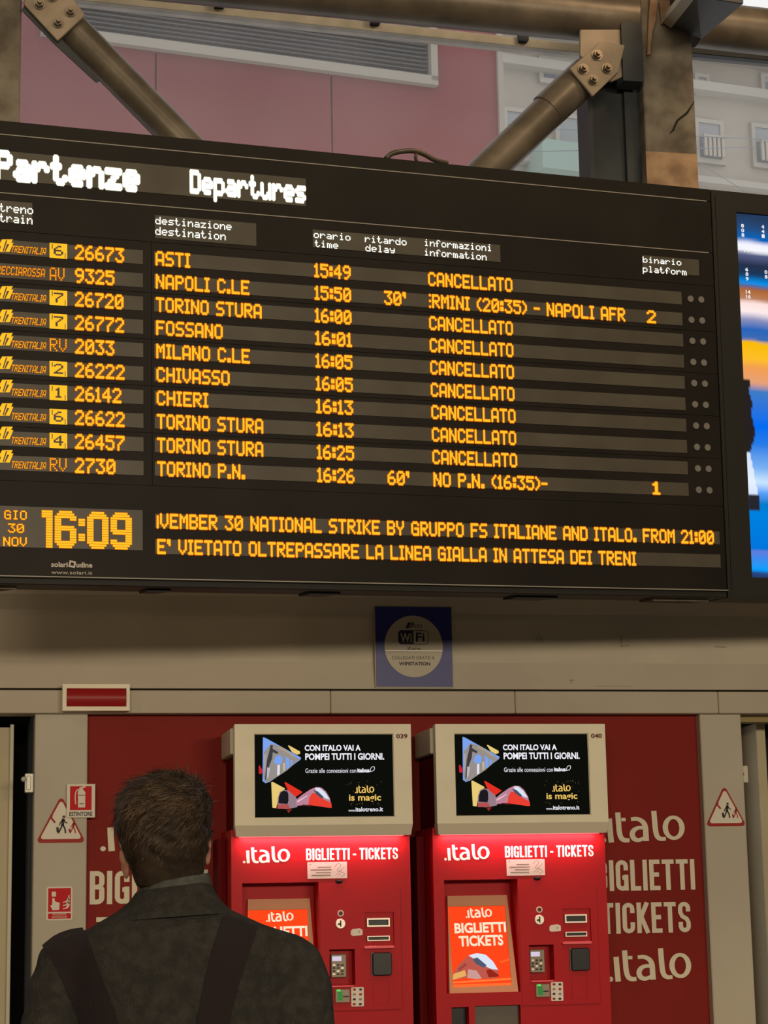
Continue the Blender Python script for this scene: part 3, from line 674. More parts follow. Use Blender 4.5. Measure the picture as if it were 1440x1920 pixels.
def led_uv(s, u0, u1, vc, h, parent, mats=LD, mono=False, rim=1.95, core=1.3, name='led_text', slant=0.0):
    ds, W = dots(s, mono); a = (u1 - u0) / W; b = h / 7; o = None
    words = []; ds = sorted(ds); last = None
    for d in ds:                                   # a gap of three empty columns or more starts a new word
        if last is None or d[0] - last > 3 or not words: words.append([])
        words[-1].append(d); last = d[0]
    for wd in words:
        mb = MB()
        for k, (sz, yy) in enumerate(((rim, dT), (core, dT - 0.0008))):
            mb.mi = k
            for n_, (cx, cy) in enumerate(wd):
                x = u0 + (cx + 0.5) * a + slant * (cy - 3) * b; z = vc - h / 2 + (cy + 0.5) * b; hx_, hz_ = a * sz / 2, b * sz / 2; q = 0.5
                y = yy - 0.0001 * (n_ % 3)
                mb.flat([(x - hx_, z - hz_ * q), (x - hx_ * q, z - hz_), (x + hx_ * q, z - hz_), (x + hx_, z - hz_ * q), (x + hx_, z + hz_ * q), (x + hx_ * q, z + hz_), (x - hx_ * q, z + hz_), (x - hx_, z + hz_ * q)], y)
        o = obj(name, mb, list(mats), parent)
    return o
HR = pitch * 0.60; TH = pitch * 0.605
data = [('26673', 232, 'ASTI', 356, '15:49', '', 'CANCELLATO', 960, '6'), ('9325', 214, 'NAPOLI C.LE', 467, '15:50', "30'", '', 0, 'AV'),
        ('26720', 231, 'TORINO STURA', 490, '16:00', '', 'CANCELLATO', 961, '7'), ('26772', 232, 'FOSSANO', 417, '16:01', '', 'CANCELLATO', 962, '7'),
        ('2033', 214, 'MILANO C.LE', 468, '16:05', '', 'CANCELLATO', 963, 'RV'), ('26222', 233, 'CHIVASSO', 430, '16:05', '', 'CANCELLATO', 964, '2'),
        ('26142', 227, 'CHIERI', 390, '16:13', '', 'CANCELLATO', 966, '1'), ('26622', 233, 'TORINO STURA', 493, '16:13', '', 'CANCELLATO', 967, '6'),
        ('26457', 233, 'TORINO STURA', 493, '16:25', '', 'CANCELLATO', 969, '4'), ('2730', 216, 'TORINO P.N.', 459, '16:26', "60'", '', 0, 'RV')]
sl1 = bu(268, 670)[0]; sm0 = bu(289, 670)[0]
for i, (num, nx, dest, dx, tim, dl, info, ix, ic) in enumerate(data):
    t = i / 9; v = rows_v[i]; pyl = 477 + 43.9 * i; pyd = 489 + 43.4 * i; pyt = 510 + 42.4 * i; pyi = 528 + 41.3 * i
    s1 = strip(bl + 0.03, sl1, v, HR); s2 = strip(sm0, bu(1277 + 13 * t, 553 + 40 * i)[0], v, HR)
    row_led(num, 141, nx, i, TH, s1, pyl)
    row_led(dest, 292 + 3 * t, dx, i, TH, s2, pyd)
    row_led(tim, 589.5 + 5.5 * t, 657 + 7 * t, i, TH, s2, pyt)
    if dl: row_led(dl, 720 + 7 * t, 760 + 7 * t, i, TH, s2, pyi)
    if info: row_led(info, 803 + 9 * t, ix, i, TH, s2, pyi)
    if i == 1:
        row_led('~RMINI (20:35) - NAPOLI AFR', 805, 1171, i, TH, s2, 578); row_led('2', 1213, 1229, i, TH * .95, s2, 592)
    if i == 9:
        row_led('NO P.N. (16:35)-', 813, 1026, i, TH, s2, 905); row_led('1', 1224, 1237, i, TH * .95, s2, 914)
    # operator mark and name
    if i == 1: row_led('FRECCIAROSSA', -14, 84, i, TH * .58, s1, pyl - 8, rim=1.6, core=0.8, slant=.1)
    else:
        row_led('TRENITALIA', 21, 86, i, TH * .48, s1, pyl, rim=1.5, core=0.85, slant=.25)
        o_ = bpy.data.objects[s1.children[-1].name]; o_.location.z -= TH * .12
        def fp(x, y): q = bu(x, pyl - 30 + y * .9, dT); return (q[0], q[1])
        m = MB(); m.flat([fp(4, 2), fp(24, 2), fp(19, 12), fp(13, 12), fp(8, 28), fp(-1, 28), fp(2, 16), fp(-3, 16)], dT)
        m.flat([fp(19, 9), fp(25, 9), fp(18, 28), fp(10, 28)], dT - 0.0003)
        m.mi = 1; m.flat([fp(11, 4), fp(13.5, 4), fp(7, 27), fp(4.5, 27)], dT - 0.0012); m.mi = 0
        obj('operator_mark', m, ['led', 'strip'], s1)
    if ic in ('AV', 'RV'): row_led(ic, 93, 121 if ic == 'AV' else 125, i, TH * .9, s1, pyl - 2, rim=1.3, core=0.75)
    else:
        a0, a1_ = bu(93, pyl, dT)[0], bu(126, pyl, dT)[0]; z0_ = v - TH * .52; z1_ = v + TH * .52
        bx = obj('line_badge', MB().box(a0, a1_, dT, dT + .002, z0_, z1_), 'led', s1)
        ds, W = dots(ic, True); m = MB(); ca = (a1_ - a0) * .105; cb = TH * .098; xc = (a0 + a1_) / 2 - 2.5 * ca
        for cx, cy in ds:
            x, z = xc + (cx + .5) * ca, v + (cy - 3) * cb; m.flat([(x - ca * .6, z - cb * .6), (x + ca * .6, z - cb * .6), (x + ca * .6, z + cb * .6), (x - ca * .6, z + cb * .6)], dT - 0.001 - 0.0001 * (cx % 3))
        e_ = (a1_ - a0)
        m.flat([(a0 + e_ * .12, z1_ - .004), (a0 + e_ * .17, z1_ - .004), (a0 + e_ * .17, z1_ - .022), (a0 + e_ * .12, z1_ - .022)], dT - .001)
        m.flat([(a0 + e_ * .86, z0_), (a0 + e_ * .9, z0_), (a0 + e_ * .9, z0_ + .02), (a0 + e_ * .86, z0_ + .02)], dT - .001)
        o_ = obj('badge_digit', m, 'led_halo', None); o_.data.materials.clear(); o_.data.materials.append(MT['strip']); o_.parent = bd; o_.name = 'badge_digit'
    for q in (0, 1):
        u, vv = bu(1294.5 + 15.5 * t + 20 * q, 557 + 40 * i, -0.004)
        obj('indicator_light', MB().disc(u, v, 0.0135, -0.006, 0.0, 18), 'lamp_off', bd)
# header
vp = bu(300, 340)[1]
def band(x0, x1, yt, yb, xr):
    return obj('display_strip', MB().box(bu(x0, yb)[0], bu(x1, yb)[0], dS, 0.002, bu(xr, yb)[1], bu(xr, yt)[1]), 'strip', bd)
hb = band(-60, 573, 307, 360, 262)
def head(s, x0, x1, xr, yt, yb, hp=1.55, core=1.4, m=('ledw_halo', 'bigw'), mono=False, parent=hb, drop=0):
    u0 = bu(x0, (yt + yb) / 2, dT)[0]; u1 = bu(x1, (yt + yb) / 2, dT)[0]; v1 = bu(xr, yt, dT)[1]; v0 = bu(xr, yb, dT)[1]
    return led_uv(s, u0, u1, (v0 + v1) / 2 - drop, v1 - v0, parent, mats=m, rim=hp, core=core, mono=mono)
head('Partenze', -8, 260, 10, 285, 336, 2.15, 1.85)
# Departures: the descending p
FONT['p'] = '1E1111111E1010'
head('Departures', 357, 572, 360, 320, 361, 2.0, 1.65)
u = bu(399, 360, dT)[0]
lb = [band(-40, 60, 377, 417, 10), band(290, 480, 404, 447, 295), band(586, 937, 431, 464, 590), band(1204, 1310, 479, 509, 1206)]
def lab(s, x0, x1, yt, yb, p): head(s, x0, x1, x0, yt, yb, 1.2, 0.95, LWH, True, p)
lab('treno', -1, 62, 381, 397, lb[0]); lab('train', -1, 61, 400, 416, lb[0])
lab('destinazione', 291, 434, 406, 420, lb[1]); lab('destination', 291, 423, 425, 440, lb[1])
lab('orario', 588, 657, 433, 446, lb[2]); lab('time', 590, 634, 450, 463, lb[2])
lab('ritardo', 684, 762, 441, 454, lb[2]); lab('delay', 685, 740, 458, 471, lb[2])
lab('informazioni', 795, 920, 448, 461, lb[2]); lab('information', 795, 912, 466, 479, lb[2])
lab('binario', 1205, 1277, 481, 492, lb[3]); lab('platform', 1205, 1287, 498, 510, lb[3])
# clock and date
ck = obj('display_strip', MB().box(bl + .03, bu(267, 995)[0], dS, 0.002, bu(267, 1032)[1], bu(267, 957)[1]), 'strip', bd)
def seg_digit(ch):
    R_ = lambda x0, x1, y0, y1: {(x, y) for x in range(x0, x1) for y in range(y0, y1)}
    if ch == '1': return R_(2, 5, 0, 15) | R_(0, 5, 12, 15), 5
    if ch == ':': return (R_(0, 3, 3, 6) | R_(0, 3, 9, 12)) , 3
    top, bot, mid_ = R_(0, 10, 13, 15) | R_(1, 9, 12, 15), R_(0, 10, 0, 3), R_(0, 10, 7, 9); lu, ll, ru, rl = R_(0, 3, 7, 15), R_(0, 3, 0, 8), R_(7, 10, 7, 15), R_(7, 10, 0, 8)
    G = {'6': top | bot | mid_ | lu | ll | rl | R_(7, 10, 11, 15), '0': top | bot | lu | ll | ru | rl, '9': top | bot | R_(0, 10, 6, 8) | lu | ru | rl | R_(0, 3, 0, 4)}[ch]
    cut = {(0, 0), (1, 0), (0, 1), (9, 0), (8, 0), (9, 1), (0, 14), (1, 14), (0, 13), (9, 14), (8, 14), (9, 13)}
    if ch == '6': cut |= {(9, 8)}
    if ch == '9': cut |= {(0, 6)}
    return G - cut, 10
cxs = 0; cells = []
for ch in '16:09':
    g, wd = seg_digit(ch); cells += [(cxs + x, y) for x, y in g]; cxs += wd + 1
u0, u1 = bu(78, 995, dT)[0], bu(251, 995, dT)[0]; a_ = (u1 - u0) / cxs; v1_ = bu(165, 959, dT)[1]; v0_ = bu(165, 1029, dT)[1]; b_ = (v1_ - v0_) / 15
m = MB()
for k, (sx, sz) in enumerate(((1.22, 1.22), (1.0, 0.84))):
    m.mi = k
    for n_, (x, y) in enumerate(sorted(cells)):
        X = u0 + (x + .5) * a_; Z = v0_ + (y + .5) * b_
        yy = dT - .0008 * k - .0001 * (n_ % 4)
        m.add([(X - a_ * sx / 2, yy, Z - b_ * sz / 2), (X + a_ * sx / 2, yy, Z - b_ * sz / 2), (X + a_ * sx / 2, yy, Z + b_ * sz / 2), (X - a_ * sx / 2, yy, Z + b_ * sz / 2)], [(0, 1, 2, 3)])
obj('clock_digits', m, ['led_halo', 'led'], ck)
def dat(s, x0, x1, y): 
    v1_ = bu(x0, y - 8.5, dT)[1]; v0_ = bu(x0, y + 8.5, dT)[1]
    led_uv(s, bu(x0, y, dT)[0], bu(x1, y, dT)[0], (v0_ + v1_) / 2, v1_ - v0_, ck, rim=1.7, core=1.1, mono=True)
dat('GIO', 8, 50, 965); dat('30', 15, 45, 990); dat('NOV', 6, 50, 1015)
# two message lines
v1m = bu(296, 977)[1]; v2m = bu(296, 1025)[1]
for s, x0, x1, vc, py in (('|VEMBER 30 NATIONAL STRIKE BY GRUPPO FS ITALIANE AND ITALO. FROM 21:00', 294, 1338, v1m, 992), ("E' VIETATO OLTREPASSARE LA LINEA GIALLA IN ATTESA DEI TRENI", 295, 1192, v2m, 1036)):
    ms = strip(sm0, bu(1350, 1050)[0], vc, HR * 1.0)
    led_uv(s, bu(x0, 977 if vc == v1m else 1025, dT)[0], bu(x1, 1007 if vc == v1m else 1045, dT)[0], vc, TH, ms)
# maker's mark
m = MB(); textp(m, 'solari', BOARD, 96, 127, 1053, 1063, dS, 0.03); textp(m, 'udine', BOARD, 143, 173, 1054, 1064, dS, 0.03); textp(m, 'www.solari.it', BOARD, 96, 173, 1069.5, 1076, dS, 0.0)
c_ = bu(135, 1058); s_ = 0.011
def rq(s2, R=0.25): return [(c_[0] + s2 * math.cos(R + PI / 2 * k), c_[1] + s2 * math.sin(R + PI / 2 * k)) for k in range(4)]
A_, B_ = rq(0.017, PI / 4 - .2), rq(0.008, PI / 4 - .2)
m.add([(x, dS, z) for x, z in A_ + B_], [(k, (k + 1) % 4, (k + 1) % 4 + 4, k + 4) for k in range(4)])
obj('maker_mark', m, 'print_grey', bd)
# brackets under the board
for i, (x0, x1) in enumerate(((-60, 38), (285, 330), (590, 650), (980, 1060), (1240, 1345))):
    a, b = bu(x0, 1105)[0], bu(x1, 1105)[0]; z = bbot - 0.075
    obj('mounting_bracket', MB().hexa([(a, 0.07, bbot - .040), (b, 0.07, bbot - .040), (b - .03, .19, bbot - .036), (a, .19, bbot - .036), (a, 0.07, bbot - .0285), (b, .07, bbot - .0285), (b - .03, .19, bbot - .0285), (a, .19, bbot - .0285)]), ('pier' if i in (0, 4) else 'frame'), bd)

# advertising display beside it
ad = thing(empty('advertising_display', BOARD.M), 'tall video screen in a dark frame beside the departures board', 'display')
aR = seam + 1.15
sx0 = bu(1394, 720)[0]; sTop = bu(1395, 399)[1]; sBot = bu(1420, 1083)[1]
fr = MB(); pocket_front(fr, seam + 0.002, aR, bbot - 0.030, btop, [(sx0, aR - 0.07, sBot, sTop, 0.02)], -0.002)
fr.box(seam + 0.002, aR, 0.025, 0.20, bbot - 0.030, btop)
fr.add([(seam + .002, -.002, bbot - .03), (seam + .002, .03, bbot - .03), (seam + .002, .03, btop), (seam + .002, -.002, btop), (aR, -.002, bbot - .03), (aR, .03, bbot - .03), (aR, .03, btop), (aR, -.002, btop)],
       [(0, 3, 2, 1), (4, 5, 6, 7), (3, 7, 6, 2), (0, 1, 5, 4)])
obj('housing', fr, 'frame', ad)
obj('frame_bead', MB().box(seam + 0.018, seam + 0.020, -0.004, 0, bbot, btop - 0.02), 'board', ad)
# moving picture: soft bands of blue, white, orange
nx_, ny_ = 150, 140; me = bpy.data.meshes.new('screen'); vs = []; fs = []; cols = []
def px_of(t): return 399 + t * (1083 - 399)
bands = [(399, (.02, .04, .09)), (425, (.02, .07, .20)), (446, (0, .13, .50)), (456, (.9, .9, 1.)), (468, (.95, .95, 1.)), (475, (.10, .12, .25)), (495, (.02, .03, .07)), (515, (.01, .04, .10)),
         (530, (0, .28, .85)), (537, (.10, .12, .25)), (543, (.42, .13, .02)), (562, (.50, .22, .12)), (567, (1, .75, .70)), (585, (1., .85, .85)), (600, (.25, .28, .5)), (618, (.02, .13, .5)), (638, (.05, .15, .45)),
         (644, (.95, .50, .0)), (675, (1., .52, .02)), (690, (.9, .35, .08)), (718, (.8, .36, .18)), (735, (.05, .20, .55)), (800, (.0, .15, .9)), (835, (.02, .20, .8)), (880, (.2, .45, .9)), (905, (.6, .8, 1.)), (925, (.1, .35, .95)),
         (945, (0, .2, .6)), (965, (.0, .22, .75)), (1030, (0, .18, .72)), (1034, (.12, .2, .7)), (1047, (.05, .25, .85)), (1068, (0, .35, 1.)), (1074, (.02, .05, .2)), (1083, (.02, .05, .15))]
def bandcol(y):
    for (ya, ca), (yb, cb) in zip(bands[:-1], bands[1:]):
        if ya <= y <= yb:
            t = (y - ya) / (yb - ya); return Vector(ca).lerp(Vector(cb), t)
    return Vector(bands[-1][1])
W_ = aR - 0.07 - sx0
for j in range(ny_ + 1):
    for i in range(nx_ + 1):
        vs.append((sx0 + W_ * i / nx_, 0.017, sTop + (sBot - sTop) * j / ny_))
        x = W_ * i / nx_ * 480; y = px_of(j / ny_) + 2 * noise.noise(Vector((x * .02, j * .1, 0)))
        c = bandcol(y + 5 * noise.noise(Vector((x * .01, 0, 4))) * min(1, x / 80))
        if 715 < y < 850 and x < 26 + 10 * noise.noise(Vector((y * .03, 0, 0))) - abs(y - 790) * .15: c = Vector((.02, .015, .015))
        if 850 < y < 935 and 2 < x < 28 - (935 - y) * .18: c = c.lerp(Vector((.85, .9, 1)), .8)
        if 930 < y < 958 and 6 < x < 30: c = Vector((.02, .02, .03))
        cols.append((*c, 1))
for j in range(ny_):
    for i in range(nx_):
        a = j * (nx_ + 1) + i; fs.append((a, a + nx_ + 1, a + nx_ + 2, a + 1))
me.from_pydata(vs, [], fs); ca_ = me.color_attributes.new('picture', 'FLOAT_COLOR', 'POINT'); ca_.data.foreach_set('color', [c for q in cols for c in q])
me.materials.append(MT['picture']); so = bpy.data.objects.new('screen', me); COL.objects.link(so); so.parent = ad
# vertical tiny captions on the picture
m = MB()
for x, y, s in ((1392, 428, '8 0 8'), (1430, 430, '4 4 1'), (1398, 474, '11'), (1400, 510, '6 8 9'), (1436, 515, '0 8'), (1401, 552, '14 16')):
    q = BOARD.p(x, y, 0.016)
    for k, ch in enumerate(s.split()): put_text(m, ch, q[0] - .006, q[0] + .008 * len(ch), q[2] - .02 * k + .003, q[2] - .02 * k + .019, 0.016, .03)
obj('screen_text', m, 'ad_white', so)

# cable looped on top of the board
pts = [(724, 297, .03), (735, 288, .03), (752, 284, .03), (775, 283, .04), (795, 289, .05), (815, 300, .06), (838, 306, .08)]
cp = crom([tuple(BOARD.M @ BOARD.p(x, y, d)) for x, y, d in pts], 5)
cb = thing(empty('power_cable', loc=(0, 0, 0)), 'dark cable looped over the top edge of the departures board', 'cable')
obj('cable_sleeve', MB().tube(cp, 0.0105, 10), 'bolt', cb, smooth=True)
cp2 = crom([tuple(BOARD.M @ BOARD.p(x, y, d)) for x, y, d in [(783, 286, .045), (779, 294, .04), (781, 303, .05)]], 4)
obj('cable_tail', MB().tube(cp2, 0.007, 8), 'bolt', cb, smooth=True)

# ================================================================== SIGNS AND LAMP ON THE FASCIA
FY = -0.09
def sign_root(name, px, py, d, label, cat, group=None):
    p = WALL.M @ WALL.p(px, py, d); e = thing(empty(name, loc=p), label, cat, group); return e, WALL.p(px, py, d)
# emergency lamp
e, o0 = sign_root('emergency_lamp', 178, 1308, FY, 'red emergency lamp in a cream frame on the lintel strip', 'lamp')
def S(pl_off, mb): mb.v = [(a - pl_off[0], b - pl_off[1], c - pl_off[2]) for a, b, c in mb.v]; return mb
a0, a1_ = WALL.uv(117, 1308, FY - .04)[0], WALL.uv(243, 1308, FY - .04)[0]; z1_, z0_ = WALL.uv(178, 1283, FY - .04)[1], WALL.uv(178, 1333, FY - .04)[1]
fm = MB(); pocket_front(fm, a0, a1_, z0_, z1_, [(a0 + .017, a1_ - .014, z0_ + .018, z1_ - .018, .012)], FY - .05)
fm.add([(a0, FY - .05, z0_), (a1_, FY - .05, z0_), (a1_, FY - .05, z1_), (a0, FY - .05, z1_), (a0, FY, z0_), (a1_, FY, z0_), (a1_, FY, z1_), (a0, FY, z1_)], [(0, 4, 5, 1), (1, 5, 6, 2), (2, 6, 7, 3), (3, 7, 4, 0)])
obj('lamp_frame', S(o0, fm), 'cream', e, bevel=0.003)
vs = []; nn = 10
for k in range(nn + 1):
    t = k / nn; z = z0_ + .018 + t * (z1_ - z0_ - .036); yy = FY - .040 - .016 * math.sin(PI * t)
    vs += [(a0 + .018, yy, z), (a1_ - .015, yy, z)]
obj('lens', S(o0, MB().add(vs, [(2 * k, 2 * k + 1, 2 * k + 3, 2 * k + 2) for k in range(nn)])), 'lens', e, smooth=True)

# wifi sign
e, o0 = sign_root('wireless_sign', 775, 1212, FY - .0, 'blue square notice with a pale disc reading WiFi on the fascia', 'sign')
x0_, x1_ = WALL.uv(704, 1212, FY)[0], WALL.uv(847, 1212, FY)[0]; z1_, z0_ = WALL.uv(775, 1137, FY)[1], WALL.uv(775, 1288, FY)[1]
obj('backing', S(o0, MB().box(x0_ - .004, x1_ + .004, FY - .004, FY + .03, z0_ - .004, z1_)), 'sign_white', e)
obj('face', S(o0, MB().box(x0_, x1_, FY - .008, FY - .003, z0_, z1_ - .004)), 'blue_sign', e)
dd = FY - .0085
cx, cz = WALL.uv(775.5, 1212, dd); rr_ = WALL.uv(830, 1212, dd)[0] - cx
obj('disc', S(o0, MB().disc(cx, cz, rr_, dd - .002, dd, 48, rr_ * 1.04)), 'sign_white', e)
m = MB(); d3 = dd - .0028
def wq(x, y, d=d3): return WALL.uv(x, y, d)
m.add([(wq(x, y)[0], d3, wq(x, y)[1]) for x, y in ((765, 1167), (771, 1167), (766, 1178), (760, 1178))], [(0, 1, 2, 3)])
m.add([(wq(x, y)[0], d3, wq(x, y)[1]) for x, y in ((773, 1167), (777, 1167), (769, 1178), (767, 1178))], [(0, 1, 2, 3)])
textp(m, 'RFI', WALL, 773, 790, 1171, 1177, d3, .0, .2)
a, b = wq(747, 1208), wq(775, 1182); pts = rounded(a[0], b[0] + .01, a[1], b[1], .014); m.flat([(min(x, b[0]), z) for x, z in pts], d3)
textp(m, 'Fi', WALL, 780, 796, 1186, 1203, d3 - .0003, .02)
a2_, b2_ = wq(747, 1208), wq(803, 1182)
ro, ri = rounded(a2_[0], b2_[0], a2_[1], b2_[1], .014), rounded(a2_[0] + .0025, b2_[0] - .0025, a2_[1] + .0025, b2_[1] - .0025, .0115)
n = len(ro); m.add([(x, d3 - .0002, z) for x, z in ro + ri], [(k, k + n, (k + 1) % n + n, (k + 1) % n) for k in range(n)])
textp(m, 'Zone', WALL, 763, 789, 1213, 1218, d3, .01)
textp(m, 'COLLEGATI GRATIS A', WALL, 735, 815, 1230, 1236, d3, .0)
textp(m, 'WIFISTATION', WALL, 748, 807, 1241, 1247.5, d3, .035)
obj('lettering', S(o0, m), 'navy', e)
m = MB(); textp(m, 'Wi', WALL, 751, 772, 1187, 1204, d3 - .001, .015); obj('lettering', S(o0, m), 'sign_white', e)
m = MB(); a, b = wq(722, 1220), wq(829, 1221.5); m.box(a[0], b[0], d3 - .003, d3, b[1], b[1] + .004); obj('fold_ridge', S(o0, m), 'chrome', e)

def tri_round(cx, cz, w_, h_, r, n=5):
    P = [(cx - w_ / 2, cz - h_ / 2), (cx + w_ / 2, cz - h_ / 2), (cx, cz + h_ / 2)]; g = (cx, cz - h_ / 6); out = []
    for i, (x, z) in enumerate(P):
        dx, dz = g[0] - x, g[1] - z; L = math.hypot(dx, dz); c = (x + dx / L * r * 1.9, z + dz / L * r * 1.9)
        base = math.atan2(-dz, -dx)
        for k in range(n): a = base + (k / (n - 1) - .5) * 2.0; out.append((c[0] + r * math.cos(a), c[1] + r * math.sin(a)))
    return out
def walker(m, x, z, s, y):    # walking man with a case
    m.disc(x + .05 * s, z + .92 * s, .08 * s, y - .0002, y, 10)
    for pts, wd in (([(.03, .82), (-.02, .45)], .17), ([(-.02, .48), (-.14, .22), (-.26, .0)], .09), ([(0, .48), (.12, .25), (.16, 0)], .09), ([(.02, .76), (-.14, .6), (-.2, .42)], .06), ([(.04, .76), (.16, .6), (.26, .56)], .06)):
        m.ribbon([(x + a * s, z + b * s) for a, b in pts], wd * s, y)
    m.flat([(x - .34 * s, z + .05 * s), (x - .2 * s, z + .08 * s), (x - .24 * s, z + .36 * s), (x - .38 * s, z + .33 * s)], y)
def triangle(px, py, wpx, label):
    e, o0 = sign_root('warning_sign', px, py, -.052, label, 'sign')
    u, v = WALL.uv(px, py, -.055); w_ = WALL.uv(px + wpx / 2, py, -.055)[0] - WALL.uv(px - wpx / 2, py, -.055)[0]; h_ = w_ * .93
    obj('rim', S(o0, MB().prism(tri_round(u, v, w_ * 1.08, h_ * 1.1, .012), -.0545, -.0495)), 'signedge', e)
    obj('face', S(o0, MB().prism(tri_round(u, v - .001, w_ * .92, h_ * .92, .009), -.0555, -.054)), 'signwhite', e)
    m = MB(); walker(m, u + w_ * .04, v - h_ * .33, h_ * .42, -.0565); obj('pictogram', S(o0, m), 'signblack', e)
    m = MB(); walker(m, u + w_ * .27, v - h_ * .33, h_ * .3, -.0562); obj('pictogram', S(o0, m), 'signedge', e)
    m = MB()
    m.ribbon([(u - w_ * .22, v + h_ * .04), (u - w_ * .13, v - h_ * .08)], .008, -.0562); m.disc(u - w_ * .21, v + h_ * .08, .006, -.0564, -.056, 10)
    obj('pictogram', S(o0, m), 'signedge', e)
triangle(114.5, 1536, 86, 'warning triangle half covered by the fire extinguisher sign')
triangle(1360, 1511, 70, 'warning triangle standing alone on the pilaster past the ticket machines')
# extinguisher sign, projecting a little in front of the triangle
dd = -.07
e, o0 = sign_root('extinguisher_sign', 151, 1501, dd, 'red and white fire extinguisher sign reading ESTINTORE', 'sign')
def rect(m, x0, x1, y0, y1, d, th=.002):
    a, b = WALL.uv(x0, y1, d), WALL.uv(x1, y0, d); return m.box(a[0], b[0], d, d + th, a[1], b[1])
obj('plate', S(o0, rect(MB(), 125, 178.5, 1470, 1533, dd, .02)), 'signwhite', e)
obj('red_field', S(o0, rect(MB(), 131, 172, 1474, 1519, dd - .001)), 'signred', e)
m = MB(); q = lambda x, y: WALL.uv(x, y, dd - .002)
m.flat([q(x, y) for x, y in ((146, 1484), (148, 1481), (157, 1481), (160, 1486), (159.5, 1514), (146.5, 1514))], dd - .002)
m.ribbon(crom([q(x, y) for x, y in ((150, 1479), (143, 1483), (141, 1495), (142, 1508))], 5), .004, dd - .0021)
m.ribbon([q(149, 1478), q(160, 1475)], .006, dd - .0022); m.ribbon([q(153, 1482), q(153, 1476)], .01, dd - .0023)
obj('pictogram', S(o0, m), 'signwhite', e)
m = MB(); textp(m, 'ESTINTORE', WALL, 130, 173, 1522, 1530.5, dd - .001, .03); m.ribbon([q(147, 1491), q(159, 1491)], .003, dd - .0026); m.ribbon([q(149, 1507), q(157, 1507)], .003, dd - .0026)
obj('lettering', S(o0, m), 'signblack', e)
# alarm sign
dd = -.054
e, o0 = sign_root('alarm_sign', 111, 1694, dd, 'red fire alarm sign with a pressing hand and flames low on the pilaster', 'sign')
a, b = WALL.uv(86.5, 1726, dd), WALL.uv(136, 1662, dd)
obj('plate', S(o0, MB().prism(rounded(a[0], b[0], a[1], b[1], .008), dd, dd + .006)), 'signwhite', e)
obj('red_field', S(o0, rect(MB(), 90, 133, 1665, 1710, dd - .001)), 'signred', e)
obj('red_field', S(o0, rect(MB(), 90, 133, 1712, 1723, dd - .001)), 'signred', e)
m = MB(); q = lambda x, y: WALL.uv(x, y, dd - .002)
m.flat([q(x, y) for x, y in ((97, 1672), (105, 1672), (105, 1681), (97, 1681))], dd - .002)
m.flat([q(x, y) for x, y in ((98, 1684), (102, 1684), (103, 1690), (112, 1693), (111, 1706), (99, 1707), (94, 1698), (98, 1697))], dd - .002)
for k in range(3): m.ribbon(crom([q(118, 1704 - 6 * k), q(125, 1702 - 6 * k), q(129, 1696 - 6 * k), q(127 + k, 1690 - 6 * k)], 4), [.004] * 4 + [.008] * 5 + [.004] * 4, dd - .0022)
textp(m, 'PULSANTE', WALL, 99, 124, 1713, 1716.5, dd - .002, .0); textp(m, 'ANTINCENDIO', WALL, 97, 126, 1718, 1721.5, dd - .002, .0)
obj('pictogram', S(o0, m), 'signwhite', e)

